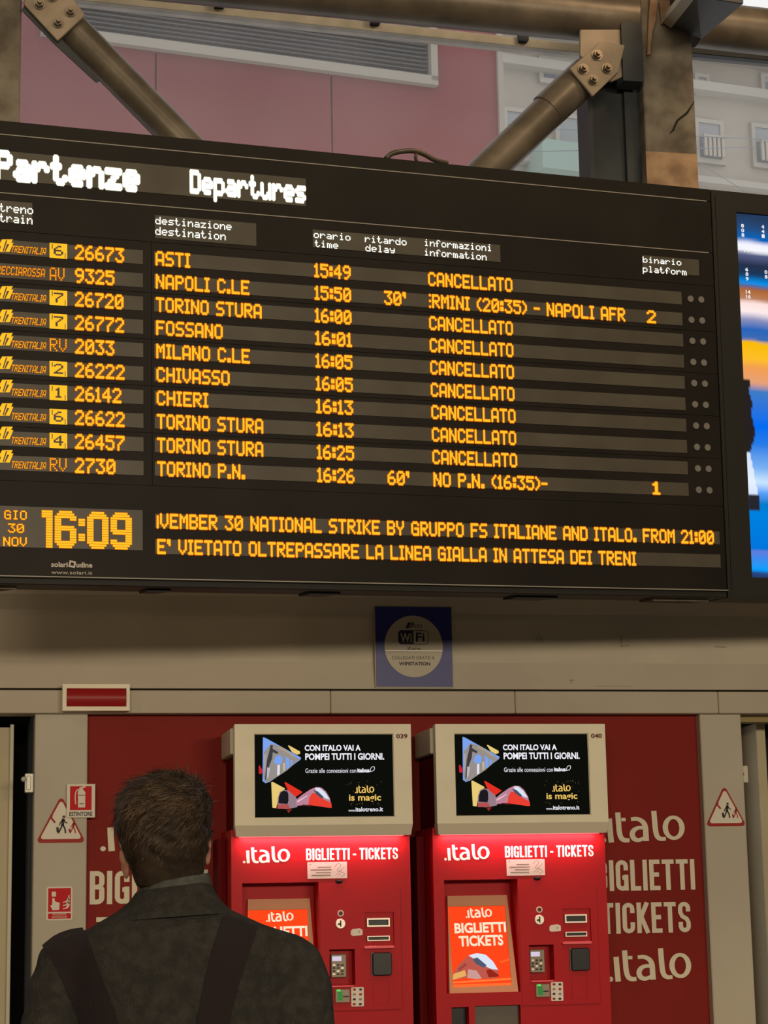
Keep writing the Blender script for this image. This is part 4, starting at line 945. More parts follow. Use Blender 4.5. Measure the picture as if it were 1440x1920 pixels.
# ================================================================== TICKET MACHINES
dF = -0.36                                   # body front plane, metres before the wall
K = lambda px, py, d=dF: WALL.uv(px, py, d)
X2 = K(814, 1700)[0]; MW = K(1138.5, 1700)[0] - X2
def make_machine(Xoff, num, label):
    root = thing(empty('ticket_machine', loc=(Xoff, WY, 0)), label, 'ticket machine', 'ticket machines against the red wall')
    dx = X2
    def k(px, py, d=dF): u, v = K(px, py, d); return u - dx, v
    def ob(name, m, mt, parent=root, **kw): return obj(name, m, mt, parent, **kw)
    def bx(m, x0, x1, y0, y1, d, th): ym = (y0 + y1) / 2; a, b = (k(x0, ym, d)[0], k(x0, y1, d)[1]), (k(x1, ym, d)[0], k(x1, y0, d)[1]); return m.box(a[0], b[0], d, d + th, a[1], b[1])
    hTop = k(980, 1357.5, -.42)[1]; hFb = k(980, 1542.5, -.42)[1]; hLb = k(980, 1563, -.40)[1]
    # pockets (x0,x1,z0,z1,depth)
    def hole(x0, x1, y0, y1, dp): a, b = k(x0, y1), k(x1, y0); return (a[0], b[0], a[1], b[1], dp)
    holes = [hole(837.5, 970, 1648, 1863, .13), hole(1056, 1107, 1703, 1766, .012), hole(994, 1038, 1771, 1838, .07),
             hole(848, 879, 1888, 1955, .08), hole(892, 976, 1884, 1960, .05)]
    m = MB(); pocket_front(m, 0, MW, .12, hLb + .03, holes, dF)
    m.add([(0, dF, .12), (MW, dF, .12), (MW, dF, hLb + .03), (0, dF, hLb + .03), (0, -.02, .12), (MW, -.02, .12), (MW, -.02, hLb + .03), (0, -.02, hLb + .03)], [(0, 4, 5, 1), (1, 5, 6, 2), (2, 6, 7, 3), (3, 7, 4, 0), (4, 7, 6, 5)])
    body = ob('body', m, 'redm')
    ob('plinth', MB().box(.03, MW - .03, dF + .04, -.02, 0, .12), 'black')
    ob('side_column', MB().box(-.035, -.003, dF + .16, -.02, 0, hLb), 'redm_shaded')  # darker copy of the red paints in the shadow on the machine's side
    # head with the screen
    hx0 = k(818, 1450, -.42)[0]; hx1 = k(1137.5, 1450, -.42)[0]; y = -.42
    sc = (k(853.5, 1450, y)[0], k(1105.5, 1450, y)[0], k(980, 1529, y)[1], k(980, 1375, y)[1])
    m = MB(); pocket_front(m, hx0, hx1, hFb, hTop, [(*sc, .008)], y)
    yb = y + .05; a = [(hx0, y), (hx1, y)]
    m.add([(hx0, y, hFb), (hx0, y, hTop), (hx0, yb, hTop), (hx0, yb, hFb), (hx1, y, hFb), (hx1, y, hTop), (hx1, yb, hTop), (hx1, yb, hFb)], [(0, 1, 2, 3), (4, 7, 6, 5), (1, 5, 6, 2), (3, 2, 6, 7)])
    hd = ob('head', m, 'cream', bevel=.003)
    ob('head_lip', MB().hexa([(hx0 + .006, y + .012, hLb), (hx1 - .006, y + .012, hLb), (hx1 - .01, y + .1, hLb), (hx0 + .01, y + .1, hLb), (hx0, y, hFb), (hx1, y, hFb), (hx1, y + .06, hFb), (hx0, y + .06, hFb)]), 'cream_shaded', hd)
    ob('head_lamp', MB().box(.03, MW - .03, dF - .022, dF - .012, hLb - .002, hLb + .004), glow_lamp, hd)
    ob('bracket', MB().box(hx0 - .012, hx1 - .02, y + .05, -.06, hTop - .12, hTop - .012), 'cream_shaded', hd, bevel=.004)
    ob('bracket', MB().box(.02, MW - .02, y + .05, -.04, hLb + .02, hTop - .13), 'redm_shaded', hd)
    # under-canopy lamp
    l = bpy.data.lights.new('canopy_lamp', 'AREA'); l.shape = 'RECTANGLE'; l.size = MW - .08; l.size_y = .03; l.energy = 2.6; l.color = (1.0, .46, .50)
    lo_ = bpy.data.objects.new('canopy_lamp', l); COL.objects.link(lo_); lo_.parent = hd; lo_.location = (MW / 2, dF - .03, hLb - .006); lo_.rotation_euler = (math.radians(24), 0, 0)
    # number
    m = MB(); 
    z = k(1118, 1384, y)[1]; put_text(m, num, k(1108, 1380, y)[0], k(1128.5, 1380, y)[0], z, k(1118, 1375.5, y)[1], y - .0012, .03); ob('number', m, 'num', hd)
    # advert
    A0, A1, Z0, Z1 = sc; ys = y + .0075
    scr = ob('screen', MB().flat([(A0, Z0), (A1, Z0), (A1, Z1), (A0, Z1)], ys), 'ad_black', hd)
    def n2(X, Y): return A0 + (X - 285) / 943 * (A1 - A0), Z1 - (Y - 172) / 583 * (Z1 - Z0)
    tm_ = ['ad_white']
    def tx(s, X0, X1, Y0, Y1, b=.032): p, q = n2(X0, Y1), n2(X1, Y0); m = MB(); put_text(m, s, p[0], q[0], p[1], q[1], ys - .001, b); ob('screen_text', m, tm_[0], scr)
    tx('CON ITALO VAI A', 625, 1005, 250, 292); tx('POMPEI TUTTI I GIORNI.', 628, 1165, 308, 356); tx('Grazie alle connessioni con', 628, 972, 414, 446, .0); tx('itabus', 980, 1062, 414, 444, .04)
    tx('www.', 915, 962, 704, 716, .01); tx('italotreno.it', 964, 1150, 686, 716, .02)
    m = MB(); m.ribbon(crom([n2(1060 + 0, 440), n2(1092, 430), n2(1096, 405), n2(1075, 410), n2(1066, 440)], 4), .0022, ys - .0012)
    ob('screen_mark', m, 'ad_white', scr)
    tm_[0] = 'ad_gold'
    m = MB(); p, q = n2(962, 588), n2(1092, 535); italo(m, p[0], q[0], p[1], q[1], ys - .001); ob('screen_text', m, 'ad_gold', scr)
    tx('is magic', 920, 1138, 598, 655, .02)
    m = MB()
    for _ in range(26):
        X, Y = random.uniform(905, 1150), random.choice([random.uniform(505, 535), random.uniform(650, 675), random.uniform(520, 670)]); p = n2(X, Y); m.flat([(p[0], p[1]), (p[0] + .0012, p[1]), (p[0] + .0012, p[1] + .0012), (p[0], p[1] + .0012)], ys - .0011)
    sp_ = ob('sparkle', m, 'ad_gold', scr); sp_['kind'] = 'stuff'
    PIC = []
    sky, stone_, dk, gold, red_, wh = (.20, .36, .85), (.30, .27, .25), (.05, .045, .05), (.80, .58, .18), (.75, .03, .015), (.75, .72, .82)
    PIC += [([(345, 195), (362, 200), (600, 338), (596, 352), (390, 505), (360, 515), (340, 500)], sky), ([(350, 300), (400, 240), (470, 262), (545, 320), (590, 350), (500, 430), (395, 500), (362, 512), (345, 470)], stone_),
            ([(415, 365), (430, 330), (455, 318), (476, 340), (470, 380), (430, 385)], sky), ([(495, 330), (520, 345), (520, 410), (500, 420)], sky), ([(528, 352), (545, 360), (540, 392), (528, 402)], sky),
            ([(440, 390), (458, 385), (455, 455), (438, 465)], wh), ([(478, 375), (492, 372), (492, 425), (478, 435)], (.55, .45, .32)), ([(440, 268), (470, 262), (545, 318), (560, 345), (500, 300)], (.42, .33, .22)),
            ([(385, 300), (395, 250), (412, 252), (408, 275), (448, 300), (440, 312), (410, 300), (405, 345), (385, 395), (372, 470), (355, 500), (362, 430), (370, 360)], dk),
            ([(350, 320), (365, 310), (360, 400), (352, 460)], (.38, .36, .40)), ([(372, 405), (392, 410), (380, 470), (366, 490)], (.5, .48, .52)),
            ([(512, 255), (520, 253), (594, 296), (594, 312), (572, 318), (540, 300)], gold), ([(315, 395), (322, 392), (345, 432), (330, 452), (315, 446)], (.55, .02, .03)),
            ([(398, 508), (408, 506), (490, 552), (445, 610), (430, 688), (404, 684)], gold), ([(486, 512), (494, 508), (608, 578), (560, 612), (520, 590)], red_),
            ([(500, 700), (535, 695), (512, 722)], (.30, .02, .01)),
            ([(438, 690), (440, 620), (455, 575), (480, 562), (510, 565), (560, 610), (580, 650), (570, 682), (500, 695)], (.30, .20, .24)),
            ([(445, 655), (448, 610), (460, 580), (480, 568), (504, 572), (512, 590), (512, 640), (505, 660)], (.012, .010, .014)), ([(436, 692), (440, 662), (512, 662), (522, 694)], (.45, .08, .08)),
            ([(565, 672), (562, 632), (600, 600), (660, 560), (700, 543), (735, 548), (765, 575), (790, 620), (803, 688), (780, 688), (700, 672), (640, 668)], (.50, .22, .30)),
            ([(645, 668), (652, 620), (672, 585), (700, 590), (750, 630), (800, 655), (803, 688), (780, 688), (700, 675)], (.80, .05, .03)), ([(690, 552), (720, 548), (758, 580), (790, 632), (760, 622), (710, 588)], (.70, .78, .90)),
            ([(680, 566), (710, 574), (748, 612), (740, 626), (700, 595)], (.06, .08, .13)), ([(570, 640), (640, 600), (640, 606), (572, 650)], (.75, .6, .65)), ([(600, 665), (660, 668), (660, 678), (610, 672)], (.12, .01, .01))]
    picture_mesh('screen_picture', PIC, n2, ys, scr)
    # body print
    m = MB(); a, b = k(833, 1613.5, dF), k(917, 1582, dF); italo(m, a[0], b[0], a[1], b[1], dF - .0008)
    a, b = k(947, 1608), k(1112, 1583); block(m, 'BIGLIETTI - TICKETS', a[0], b[0], a[1], b[1] - .003, dF - .0008); ob('lettering', m, 'white_print', body)
    # notice
    pn = ob('paper_notice', bx(MB(), 950, 1021.5, 1610.5, 1642, dF - .003, .002), 'paper')
    m = MB()
    for r_, (xa, xb) in enumerate(((968, 992), (955, 993), (965, 992), (957, 992))):
        a, b = k(xa, 1620 + 5 * r_), k(xb, 1621.4 + 5 * r_); m.box(a[0], b[0], dF - .0036, dF - .003, b[1], a[1])
    m.ribbon(crom([k(999, 1620), k(1004, 1614), k(1010, 1617), k(1003, 1627), k(1012, 1628)], 4), .002, dF - .0036); m.ribbon([k(1000, 1636), k(1017, 1619)], .0016, dF - .0037)
    m.ribbon(crom([k(1006, 1636), k(1012, 1630), k(1017, 1634), k(1010, 1638)], 4), .002, dF - .0036); m.disc(*k(954.5, 1615.5), .0028, dF - .0038, dF - .003, 8)
    ob('printing', m, 'ink', pn)
    ob('camera_dome', MB().ellipsoid((k(1007, 1647)[0], dF, k(1007, 1647)[1]), (.016, .012, .009), 14, 8), 'black', smooth=True)
    # touch screen: top tipped back into the pocket
    yT, yB = dF + .105, dF + .012
    def tq(px, py, t): yy = yT + (yB - yT) * t; u, v = K(px, py, yy); return Vector((u - dx, yy, v))
    TL, TR, BR, BL = tq(839, 1680, 0), tq(950.5, 1678, 0), tq(972, 1860, 1), tq(843, 1864, 1)
    s0, s1_, s2, s3 = tq(840, 1700, .11), tq(947, 1697.5, .11), tq(959.5, 1847.5, .93), tq(850, 1852, .93)
    fm_ = MB().add([TL, TR, BR, BL, s0, s1_, s2, s3] + [p + Vector((0, .02, 0)) for p in (TL, TR, BR, BL)], [(0, 4, 5, 1), (1, 5, 6, 2), (2, 6, 7, 3), (3, 7, 4, 0), (0, 1, 9, 8), (1, 2, 10, 9), (2, 3, 11, 10), (3, 0, 8, 11)])
    bz = ob('touchscreen', fm_, 'brownbar', bevel=0)
    # pane inside, a touch deeper
    nrm = Vector((0, -(s0 - s3).z, (s0 - s3).y)).normalized()
    if nrm.y > 0: nrm = -nrm
    dn = nrm * -.004
    g0, g1_, g2, g3 = [p + dn for p in (s0, s1_, s2, s3)]
    ob('screen_gasket', MB().add([s0, s1_, s2, s3, g0, g1_, g2, g3], [(0, 1, 5, 4), (1, 2, 6, 5), (2, 3, 7, 6), (3, 0, 4, 7)]), 'black', bz)
    lit = ob('lit_screen', MB().add([g0, g1_, g2, g3], [(0, 3, 2, 1)]), 'touch', bz)
    def S3_(s, t, off=.001):   # bilinear on the pane (0..1 right, 0..1 down)
        p = g0.lerp(g1_, s).lerp(g3.lerp(g2, s), t); return p + nrm * off
    m = MB(); im = MB(); italo(im, 0.30, 0.76, -.145, -.02, 0); m.add([S3_(a, -c, .001 + abs(b)) for a, b, c in im.v], im.f); ob('screen_text', m, 'touch_t', bz)
    for s_, a, b, c, e_ in (('BIGLIETTI', .09, .985, .205, .335), ('TICKETS', .15, .92, .365, .50)):
        im = MB(); put_text(im, s_, a, b, -e_, -c, 0, .035); m = MB(); m.add([S3_(x, -z, .0012) for x, _, z in im.v], im.f); ob('screen_text', m, 'touch_t', bz)
    tp = [([(.0, .90), (.0, .84), (.12, .72), (.28, .62), (.45, .585), (.60, .61), (.72, .70), (.79, .80), (.80, .88), (.72, .905), (.45, .90), (.25, .885)], (.52, .10, .07)),
          ([(.30, .61), (.45, .585), (.60, .61), (.72, .70), (.79, .80), (.68, .79), (.52, .73), (.36, .64)], (.72, .78, .92)), ([(.36, .655), (.45, .64), (.60, .74), (.55, .77), (.42, .72)], (.08, .10, .16)),
          ([(.0, .90), (.02, .83), (.22, .79), (.24, .86), (.05, .895)], (.80, .42, .12)), ([(.25, .885), (.28, .78), (.42, .80), (.50, .90), (.40, .905)], (.60, .33, .30)), ([(.10, .77), (.24, .70), (.26, .73), (.12, .80)], (.35, .06, .05)),
          ([(.58, .80), (.66, .79), (.79, .86), (.80, .885), (.62, .89)], (.30, .02, .01)), ([(.0, .925), (.5, .915), (1, .905), (1, .93), (.5, .94), (0, .945)], (1., .20, .04)), ([(0, .96), (1, .965), (1, 1), (0, 1)], (1., .16, .03)), ([(.82, .70), (1, .66), (1, .69), (.85, .72)], (1., .12, .02))]
    picture_mesh('screen_picture', tp, None, 0, bz, S3_)
    # coin entry
    c1 = k(1011, 1705.5); c2 = k(1011, 1724.5)
    ce = ob('coin_entry', MB().disc(*c2, .021, dF - .006, dF, 26), 'silver', bevel=.002)
    ob('coin_slot', MB().box(c2[0] - .003, c2[0] + .003, dF - .0075, dF - .005, c2[1] - .012, c2[1] + .013).box(c2[0] - .012, c2[0], dF - .0075, dF - .005, c2[1] - .005, c2[1] + .002), 'black', ce)
    ob('coin_button', MB().disc(*c1, .0135, dF - .004, dF, 22), 'paper'); ob('coin_button_mark', MB().disc(*c1, .0085, dF - .0055, dF - .003, 16), 'num')
    st_ = ob('sticker', MB().prism([k(x, y_) for x, y_ in ((1030, 1738), (1033, 1734.5), (1046, 1733), (1051, 1736), (1051.5, 1745), (1048, 1746), (1034, 1747), (1030, 1745))], dF - .0025, dF), 'paper')
    ob('sticker_mark', MB().box(k(1044, 1740)[0], k(1045.5, 1740)[0], dF - .0032, dF - .0024, k(1044, 1742)[1], k(1044, 1737)[1]), 'ink', st_)
    # note and card slots
    def slot(name, x0, x1, y0_, y1_, t):
        a, b = k(x0, y1_), k(x1, y0_); m = MB(); pocket_front(m, a[0], b[0], a[1], b[1], [(a[0] + t, b[0] - t, a[1] + t, b[1] - t, .014)], dF - .006)
        m.add([(a[0], dF - .006, a[1]), (b[0], dF - .006, a[1]), (b[0], dF - .006, b[1]), (a[0], dF - .006, b[1]), (a[0], dF + .012, a[1]), (b[0], dF + .012, a[1]), (b[0], dF + .012, b[1]), (a[0], dF + .012, b[1])], [(0, 4, 5, 1), (1, 5, 6, 2), (2, 6, 7, 3), (3, 7, 4, 0)])
        s_ = ob(name, m, 'silver'); ob('slot_mouth', MB().box(a[0] + t, b[0] - t, dF + .006, dF + .0075, a[1] + t, b[1] - t), 'black', s_)
    slot('note_slot', 1059, 1099.5, 1714, 1730.5, .006); slot('card_slot', 1060, 1100, 1746.5, 1756.5, .004)
    ob('lip', bx(MB(), 1056, 1110, 1764.5, 1771, dF - .02, .02), 'pinklip', bevel=.002)
    ob('lip', bx(MB(), 996, 1038, 1838, 1841.5, dF - .012, .012), 'pinklip', bevel=.001)
    # pin pad
    y_ = dF + .045; a, b = k(994.5, 1824, y_), k(1021, 1780, y_)
    pad = ob('pin_pad', MB().box(a[0], b[0], y_, y_ + .02, a[1], b[1]), 'keypad', bevel=.003)
    a2, b2 = k(995.5, 1793.5, y_), k(1012, 1784.5, y_); ob('pad_display', MB().box(a2[0], b2[0], y_ - .001, y_ + .001, a2[1], b2[1]), 'lcd_on', pad)
    for r_ in range(4):
        for c_k in range(3):
            u, v = k(999 + 7.5 * c_k, 1800.5 + 5.6 * r_, y_); ob('key', MB().box(u - .0055, u + .0055, y_ - .002, y_, v - .0035, v + .0035), 'black' if (r_ + c_k) % 3 else 'silver', pad)
    a, b = k(1070, 1820), k(1103, 1777); ob('shutter_cover', MB().prism(rounded(a[0], b[0], a[1], b[1], .01), dF - .02, dF), 'black', bevel=.003)
    ob('shutter_frame', MB().box(a[0] - .004, a[0] + .006, dF - .008, dF, a[1], b[1]), 'grey_glass')
    # reader and logos
    rd = ob('card_reader', bx(MB(), 1005, 1031, 1845, 1870, dF - .012, .012), 'keypad', bevel=.002)
    ob('reader_light', bx(MB(), 1007.5, 1014, 1845.5, 1849, dF - .0135, .001), 'green_on', rd); ob('reader_mouth', bx(MB(), 1009, 1018, 1849.5, 1866, dF - .0132, .001), 'green_d', rd)
    ob('reader_slot', bx(MB(), 1019, 1029, 1857, 1860, dF - .0132, .001), 'black', rd)
    a, b = k(1033.5, 1877), k(1055, 1841); ls = ob('logo_sticker', MB().prism(rounded(a[0], b[0], a[1], b[1], .004), dF - .0025, dF), 'paper')
    m = MB(); m.mi = 0
    for r_ in range(4):
        for c_k in range(2):
            u, v = k(1038.5 + 11 * c_k, 1845.5 + 9 * r_); m.mi = (r_ * 2 + c_k) % 3; m.prism(rounded(u - .006, u + .006, v - .0045, v + .0045, .003, 2), dF - .0032, dF - .0024)
    ob('card_logo', m, ['signedge', 'navy', 'ink'], ls)
    # hairline joints of the service door
    m = MB()
    for x0, x1, y0_, y1_ in ((975, 976, 1664, 1884), (1122, 1123, 1664, 1884), (975, 1123, 1884, 1885)): bx(m, x0, x1, y0_, y1_, dF - .0006, .001)
    for x0, x1, y0_, y1_ in ((1072, 1073, 1833, 1872), (1100, 1101, 1833, 1872), (1072, 1101, 1872, 1873)): bx(m, x0, x1, y0_, y1_, dF - .0006, .001)
    ob('joint', m, 'joint', body)
    # lower bay
    a = k(892, 1960); b = k(976, 1884); ob('delivery_flap', MB().box(a[0] + .002, b[0] - .002, dF + .03, dF + .035, a[1] + .002, b[1] - .002), 'grey_glass')
    a = k(848, 1955); b = k(879, 1888); ob('change_flap', MB().box(a[0] + .002, b[0] - .002, dF + .05, dF + .055, a[1] + .002, b[1] - .002), 'black')
    return root
glow_lamp = glow('canopy_lamp', (1.0, .25, .25), 1.5)
def picture_mesh(name, PIC, n2, ys, parent, S3_=None):
    vs = []; fs = []; cc = []
    for j, (pts, c) in enumerate(PIC):
        o = len(vs)
        if n2:
            P = [n2(*p) for p in pts]; A = sum(P[i][0] * P[(i + 1) % len(P)][1] - P[(i + 1) % len(P)][0] * P[i][1] for i in range(len(P)))
            if A < 0: P = P[::-1]
            vs += [(x, ys - .0005 - .00006 * j, z) for x, z in P]
        else: vs += [tuple(S3_(a, b, .0006 + .00008 * j)) for a, b in pts]
        fs.append(tuple(range(o, o + len(pts)))); cc += [(*c, 1)] * len(pts)
    me = bpy.data.meshes.new(name); me.from_pydata(vs, [], fs); a = me.color_attributes.new('picture', 'FLOAT_COLOR', 'POINT'); a.data.foreach_set('color', [q for c in cc for q in c])
    me.materials.append(MT['picture']); o = bpy.data.objects.new(name, me); COL.objects.link(o); o.parent = parent; return o
make_machine(K(434, 1700)[0], '039', 'red ticket machine numbered 039, half hidden by the man')
make_machine(X2, '040', 'red ticket machine numbered 040, fully in view with its orange touch screen')

# ================================================================== THE MAN
PD = 4.1
pp0 = CAM + ray(325, 1700) * PD
vd = Vector((ray(325, 1700).x, ray(325, 1700).y, 0)).normalized()
PM = Plane((pp0.x, pp0.y, 0), (vd.y, -vd.x, 0), (vd.x, vd.y, 0), (0, 0, 1))
PX = PD / F * (1.0 / 1.0)
man = thing(empty('person', PM.M), 'man seen from behind in a grey wool coat with dark shoulder straps', 'person')
def Q(px, py, d=0.0): return PM.p(px, py, d)
def ring(px_l, px_r, py, yb, yf, n=40, e=2.3, tilt=0.0):
    a, b = Q(px_l, py), Q(px_r, py); cxm = (a.x + b.x) / 2; hw = (b.x - a.x) / 2; cy = (yb + yf) / 2; hy = (yf - yb) / 2; out = []
    for k in range(n):
        t = 2 * PI * k / n; c, s = math.cos(t), math.sin(t)
        x = hw * math.copysign(abs(c) ** (2 / e), c); y = hy * math.copysign(abs(s) ** (2 / e), s)
        out.append((cxm + x, cy + y, a.z + tilt * x))
    return out
def remesh(mb, name, m, parent, vox=.008, it=8, fac=.5, post=None):
    o = obj(name, mb, m, None)
    r = o.modifiers.new('r', 'REMESH'); r.mode = 'VOXEL'; r.voxel_size = vox; r.use_smooth_shade = True
    s = o.modifiers.new('s', 'SMOOTH'); s.factor = fac; s.iterations = it
    dg = bpy.context.evaluated_depsgraph_get(); me = bpy.data.meshes.new_from_object(o.evaluated_get(dg))
    old = o.data; o.modifiers.clear(); o.data = me; bpy.data.meshes.remove(old)
    if not me.materials: me.materials.append(MT[m])
    if post:
        n = np.empty(len(me.vertices) * 3); me.vertices.foreach_get('co', n); co = n.reshape(-1, 3)
        nn = np.array([v.normal[:] for v in me.vertices]); post(co, nn); me.vertices.foreach_set('co', co.ravel()); me.update()
    me.polygons.foreach_set('use_smooth', [True] * len(me.polygons))
    o.parent = parent; return o
zc = lambda py: Q(325, py).z
# coat: torso, shoulders and both sleeves grown together
cm = MB()
secs = [(262, 386, 1676, -.075, .07), (236, 408, 1696, -.092, .08), (208, 438, 1716, -.112, .09), (180, 478, 1732, -.125, .10), (150, 530, 1752, -.135, .11), (128, 545, 1780, -.142, .12),
        (122, 552, 1830, -.145, .13), (118, 556, 1900, -.142, .14), (122, 552, 2000, -.135, .14), (130, 545, 2100, -.13, .135), (118, 556, 2250, -.14, .14), (100, 575, 2450, -.155, .15), (92, 582, 2560, -.16, .155)]
cm.loft([ring(a, b, y, f, g) for a, b, y, f, g in secs][::-1])
for pts, rr2 in (([(150, 1790), (128, 1812), (112, 1860), (100, 1920), (90, 2020), (98, 2120), (120, 2230)], [.058, .066, .066, .063, .058, .052, .046]),
                 ([(518, 1788), (545, 1812), (560, 1860), (568, 1920), (585, 2020), (578, 2120), (560, 2230)], [.055, .064, .066, .063, .058, .052, .046])):
    ds_ = [-.005, -.012, -.018, -.02, -.015, .03, .09]
    cm.tube([Q(x, y, d) for (x, y), d in zip(pts, ds_)], rr2, 20)
for x, y in ((150, 1792), (518, 1790)): cm.ellipsoid(Q(x, y, -.008), (.062, .075, .05))
def folds(co, nn):
    for i in range(len(co)):
        p = Vector(co[i]); a = noise.noise(Vector((p.x * 9, p.y * 9, p.z * 5))) * .0045 + noise.noise(Vector((p.x * 26, p.y * 26, p.z * 14))) * .0016
        b = 0
        co[i] += nn[i] * (a + b)
coat = remesh(cm, 'coat', 'coat', man, .009, 7, .5, folds)
# sleeve seam and centre back seam grooves come from thin piping
bv = BVHTree.FromPolygons([v.co.copy() for v in coat.data.vertices], [tuple(p.vertices) for p in coat.data.polygons])
def on_coat(px, py, lift=.0):
    a = Q(px, py); o = CAM - PM.O; oc = Vector((o.dot(PM.X), o.dot(PM.Y), o.dot(PM.Z)))
    h = bv.ray_cast(oc, (a - oc).normalized())
    if h[0]: return h[0] - (a - oc).normalized() * lift
    q = bv.find_nearest(a); return q[0] + q[1] * lift
def band_on(name, cl, hw, m, th=.006, nw=6):
    cl = crom(cl, 6); hs = [c[0] for c in crom([(h, 0) for h in hw], 6)]; top = []; n = len(cl)
    for i, (x, y) in enumerate(cl):
        ax, ay = cl[max(i - 1, 0)]; bx_, by = cl[min(i + 1, n - 1)]; L = math.hypot(bx_ - ax, by - ay); nx, ny = -(by - ay) / L, (bx_ - ax) / L
        top.append([on_coat(x + nx * hs[i] * t, y + ny * hs[i] * t, th) for t in [(-1 + 2 * k / nw) for k in range(nw + 1)]])
    vs = [tuple(p) for r in top for p in r]; off = len(vs); vs += [(p[0], p[1] + th * 1.6, p[2]) for p in vs]; w2 = nw + 1; fs = []
    for i in range(n - 1):
        for k in range(nw):
            a = i * w2 + k; fs.append((a, a + 1, a + w2 + 1, a + w2)); a += off; fs.append((a, a + w2, a + w2 + 1, a + 1))
    for i in range(n - 1):
        for a in (i * w2, i * w2 + nw): fs.append((a, a + w2, a + w2 + off, a + off))
    for k in range(nw):
        for a in (k, (n - 1) * w2 + k): fs.append((a, a + off, a + off + 1, a + 1))
    o = obj(name, MB().add(vs, fs), m, man, smooth=True); return o
band_on('strap', [(112, 1748), (132, 1782), (152, 1830), (176, 1890), (200, 1960), (222, 2050)], [42, 38, 35, 34, 33, 32], 'strap')
band_on('strap', [(452, 1726), (444, 1750), (428, 1800), (412, 1860), (398, 1930), (385, 2020)], [33, 34, 33, 31, 30, 30], 'strap')
# collar: stand and turned-down fold
def cring(px_l, px_r, py, yb, yf, tilt, n=48): return ring(px_l, px_r, py, yb, yf, n, 2.1, tilt)
TL_ = .055
col_out = [cring(196, 440, 1722, -.128, .10, TL_), cring(212, 428, 1712, -.122, .09, TL_), cring(232, 412, 1696, -.11, .082, TL_ * 1.3), cring(247, 401, 1678, -.100, .078, TL_ * 1.6), cring(253, 396, 1668, -.095, .074, TL_ * 2), cring(257, 393, 1664, -.089, .070, TL_ * 2)]
col_in = [cring(259, 391, 1668, -.085, .066, TL_ * 2), cring(254, 395, 1690, -.088, .07, TL_), cring(230, 410, 1712, -.105, .08, TL_)]
m = MB().loft(col_out + col_in, caps=False)
cl = obj('collar', m, 'coat', man, smooth=True)
m = MB().loft([cring(254, 397, 1690, -.086, .066, .0), cring(258, 397, 1668, -.084, .064, .1), cring(262, 393, 1654, -.082, .062, .17), cring(265, 391, 1650, -.079, .06, .17), cring(268, 389, 1656, -.075, .056, .17), cring(268, 388, 1690, -.072, .056, .0)], caps=False)
obj('collar_stand', m, 'collar', man, smooth=True)
# head, neck, hands: one skin surface
Rh = Matrix.Rotation(math.radians(-4.5), 3, 'Y') @ Matrix.Rotation(math.radians(6), 3, 'X')
hc = Q(306, 1552, .0)
def hp(x, y, z): return hc + Rh @ Vector((x, y, z))
bm_ = MB()
bm_.ellipsoid(hp(0, 0, .005), (.078, .096, .098), 28, 18, Rh)
bm_.ellipsoid(hp(0, .035, -.070), (.060, .066, .075), 24, 14, Rh)
bm_.ellipsoid(hp(0, .075, -.108), (.030, .026, .022), 16, 10, Rh)
bm_.ellipsoid(hp(0, .108, -.045), (.013, .020, .026), 14, 10, Rh)
bm_.ellipsoid(hp(0, .093, .000), (.055, .014, .012), 16, 8, Rh)
bm_.ellipsoid(hp(0, .100, -.080), (.022, .010, .008), 16, 8, Rh)
bm_.tube([hp(0, -.005, -.06), Q(322, 1660, -.005), Q(324, 1720, -.01)], [.062, .058, .066], 20)
for sx in (-1, 1):
    ex, ez = (.082, -.052) if sx > 0 else (.080, -.064)
    Re = Rh @ Matrix.Rotation(sx * math.radians(-24), 3, 'Z')
    bm_.ellipsoid(hp(sx * ex, .012, ez), (.0065, .017, .032), 14, 12, Re)
    bm_.ellipsoid(hp(sx * (ex + .004), .002, ez + .014), (.0055, .012, .018), 12, 10, Re)
body = remesh(bm_, 'head', 'skin', man, .0042, 3, .5)
for sx in (-1, 1): obj('eye', MB().ellipsoid(hp(sx * .030, .083, -.022), (.012, .012, .012), 14, 10), 'eye', man, smooth=True)
# hands
for side, (wx, wy) in ((-1, (124, 2245)), (1, (556, 2245))):
    hm = MB(); c = Q(wx, wy, .10); hm.tube([c + Vector((0, -.01, .05)), c + Vector((0, 0, .0)), c + Vector((0, .01, -.045))], [.026, .030, .034], 14)
    hm.ellipsoid(c + Vector((0, .012, -.06)), (.020, .040, .045))
    for k in range(4):
        b0 = c + Vector((0, -.018 + .018 * k, -.085)); L = (.062, .074, .070, .056)[k]
        hm.tube([b0 + Vector((0, 0, .02)), b0 + Vector((0, .002, -L * .45)), b0 + Vector((-side * .012, .004, -L * .8)), b0 + Vector((-side * .026, .004, -L))], [.0095, .009, .0082, .006], 10)
    b0 = c + Vector((-side * .012, .045, -.035)); hm.tube([b0, b0 + Vector((-side * .012, .022, -.03)), b0 + Vector((-side * .02, .022, -.06))], [.011, .0105, .008], 10)
    remesh(hm, 'hand', 'skin', man, .004, 2, .4)
# trousers and shoes
tm = MB()
for px in (265, 400):
    a = Q(px, 2300).x; tm.tube([Vector((a, 0, .95)), Vector((a, .0, .5)), Vector((a, -.01, .07))], [.10, .075, .058], 20)
tm.ellipsoid((Q(330, 2300).x, 0, .95), (.17, .12, .12))
remesh(tm, 'trousers', 'trouser', man, .012, 4)
for px in (265, 400):
    a = Q(px, 2300).x; s_ = MB().ellipsoid((a, .05, .045), (.048, .13, .045)); s_.box(a - .045, a + .045, -.07, .17, 0, .03); remesh(s_, 'shoe', 'shoe', man, .008, 4)
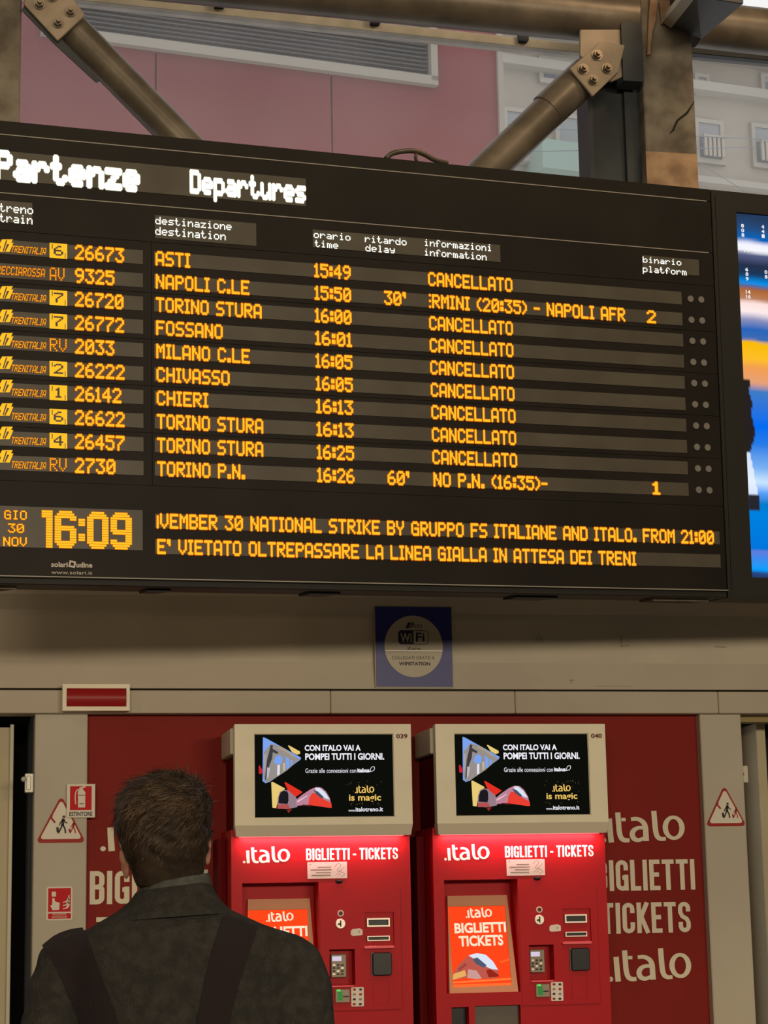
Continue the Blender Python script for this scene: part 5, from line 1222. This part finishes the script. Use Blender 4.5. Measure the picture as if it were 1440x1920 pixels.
# hair: shaped cap and loose strands
hsec = [(292, 322, 1449, -.03, .03), (262, 348, 1455, -.06, .07), (240, 370, 1467, -.082, .092), (226, 384, 1486, -.098, .104), (218, 393, 1510, -.106, .110), (216, 396, 1540, -.109, .104), (220, 396, 1565, -.107, .075),
        (229, 392, 1588, -.101, .035), (238, 388, 1610, -.093, .012), (246, 384, 1630, -.085, .005), (252, 381, 1648, -.078, .0), (258, 378, 1662, -.072, .0)]
hmb = MB().loft([ring(a, b, y, f, g, 44, 2.25, .05) for a, b, y, f, g in hsec][::-1])
def hairy(co, nn):
    for i in range(len(co)):
        p = Vector(co[i]); t = max(0, min(1, (p.z - zc(1640)) / .1))
        sw = math.sin(p.z * 210 + p.x * 60 + 3 * noise.noise(p * 18)) * .0016
        co[i] += nn[i] * (noise.noise(Vector((p.x * 38 + p.z * 12, p.y * 38, p.z * 60))) * .0065 * t + sw * t)
hair = remesh(hmb, 'hair', 'hair', man, .0045, 4, .5, hairy)
rs = random.Random(3); hv = hair.data.vertices; sm_ = MB()
for _ in range(12000):
    v = hv[rs.randrange(len(hv))]; p = v.co.copy(); nrm_ = v.normal.copy()
    if nrm_.z < -.75: continue
    t = max(0, min(1, (p.z - zc(1640)) / .14))
    if t < .12 and rs.random() < .55: continue
    flow = Vector((.55 * math.sin(p.x * 14 + p.z * 10) - .35, -.1, -.9 + .5 * t * t)) + Vector((rs.gauss(0, .18), rs.gauss(0, .18), rs.gauss(0, .14)))
    flow = flow - nrm_ * flow.dot(nrm_); flow.normalize()
    if nrm_.z > .55: flow = (flow + Vector((rs.gauss(0, .5), rs.gauss(0, .5), 0))).normalized()
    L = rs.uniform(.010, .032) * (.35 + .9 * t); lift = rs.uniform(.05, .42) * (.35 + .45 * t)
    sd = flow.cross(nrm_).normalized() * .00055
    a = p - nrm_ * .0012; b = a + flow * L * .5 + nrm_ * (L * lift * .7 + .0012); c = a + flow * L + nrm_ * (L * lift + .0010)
    sm_.mi = 1 if rs.random() < t * t * .75 else 0; sm_.add([tuple(a - sd), tuple(a + sd), tuple(b - sd * .8), tuple(b + sd * .8), tuple(c)], [(0, 1, 3, 2), (2, 3, 4)])  # lighter strands towards the crown paint in the light from above
st_ = obj('hair_strands', sm_, ['hair', 'hair_lit'], hair); st_['kind'] = 'stuff'
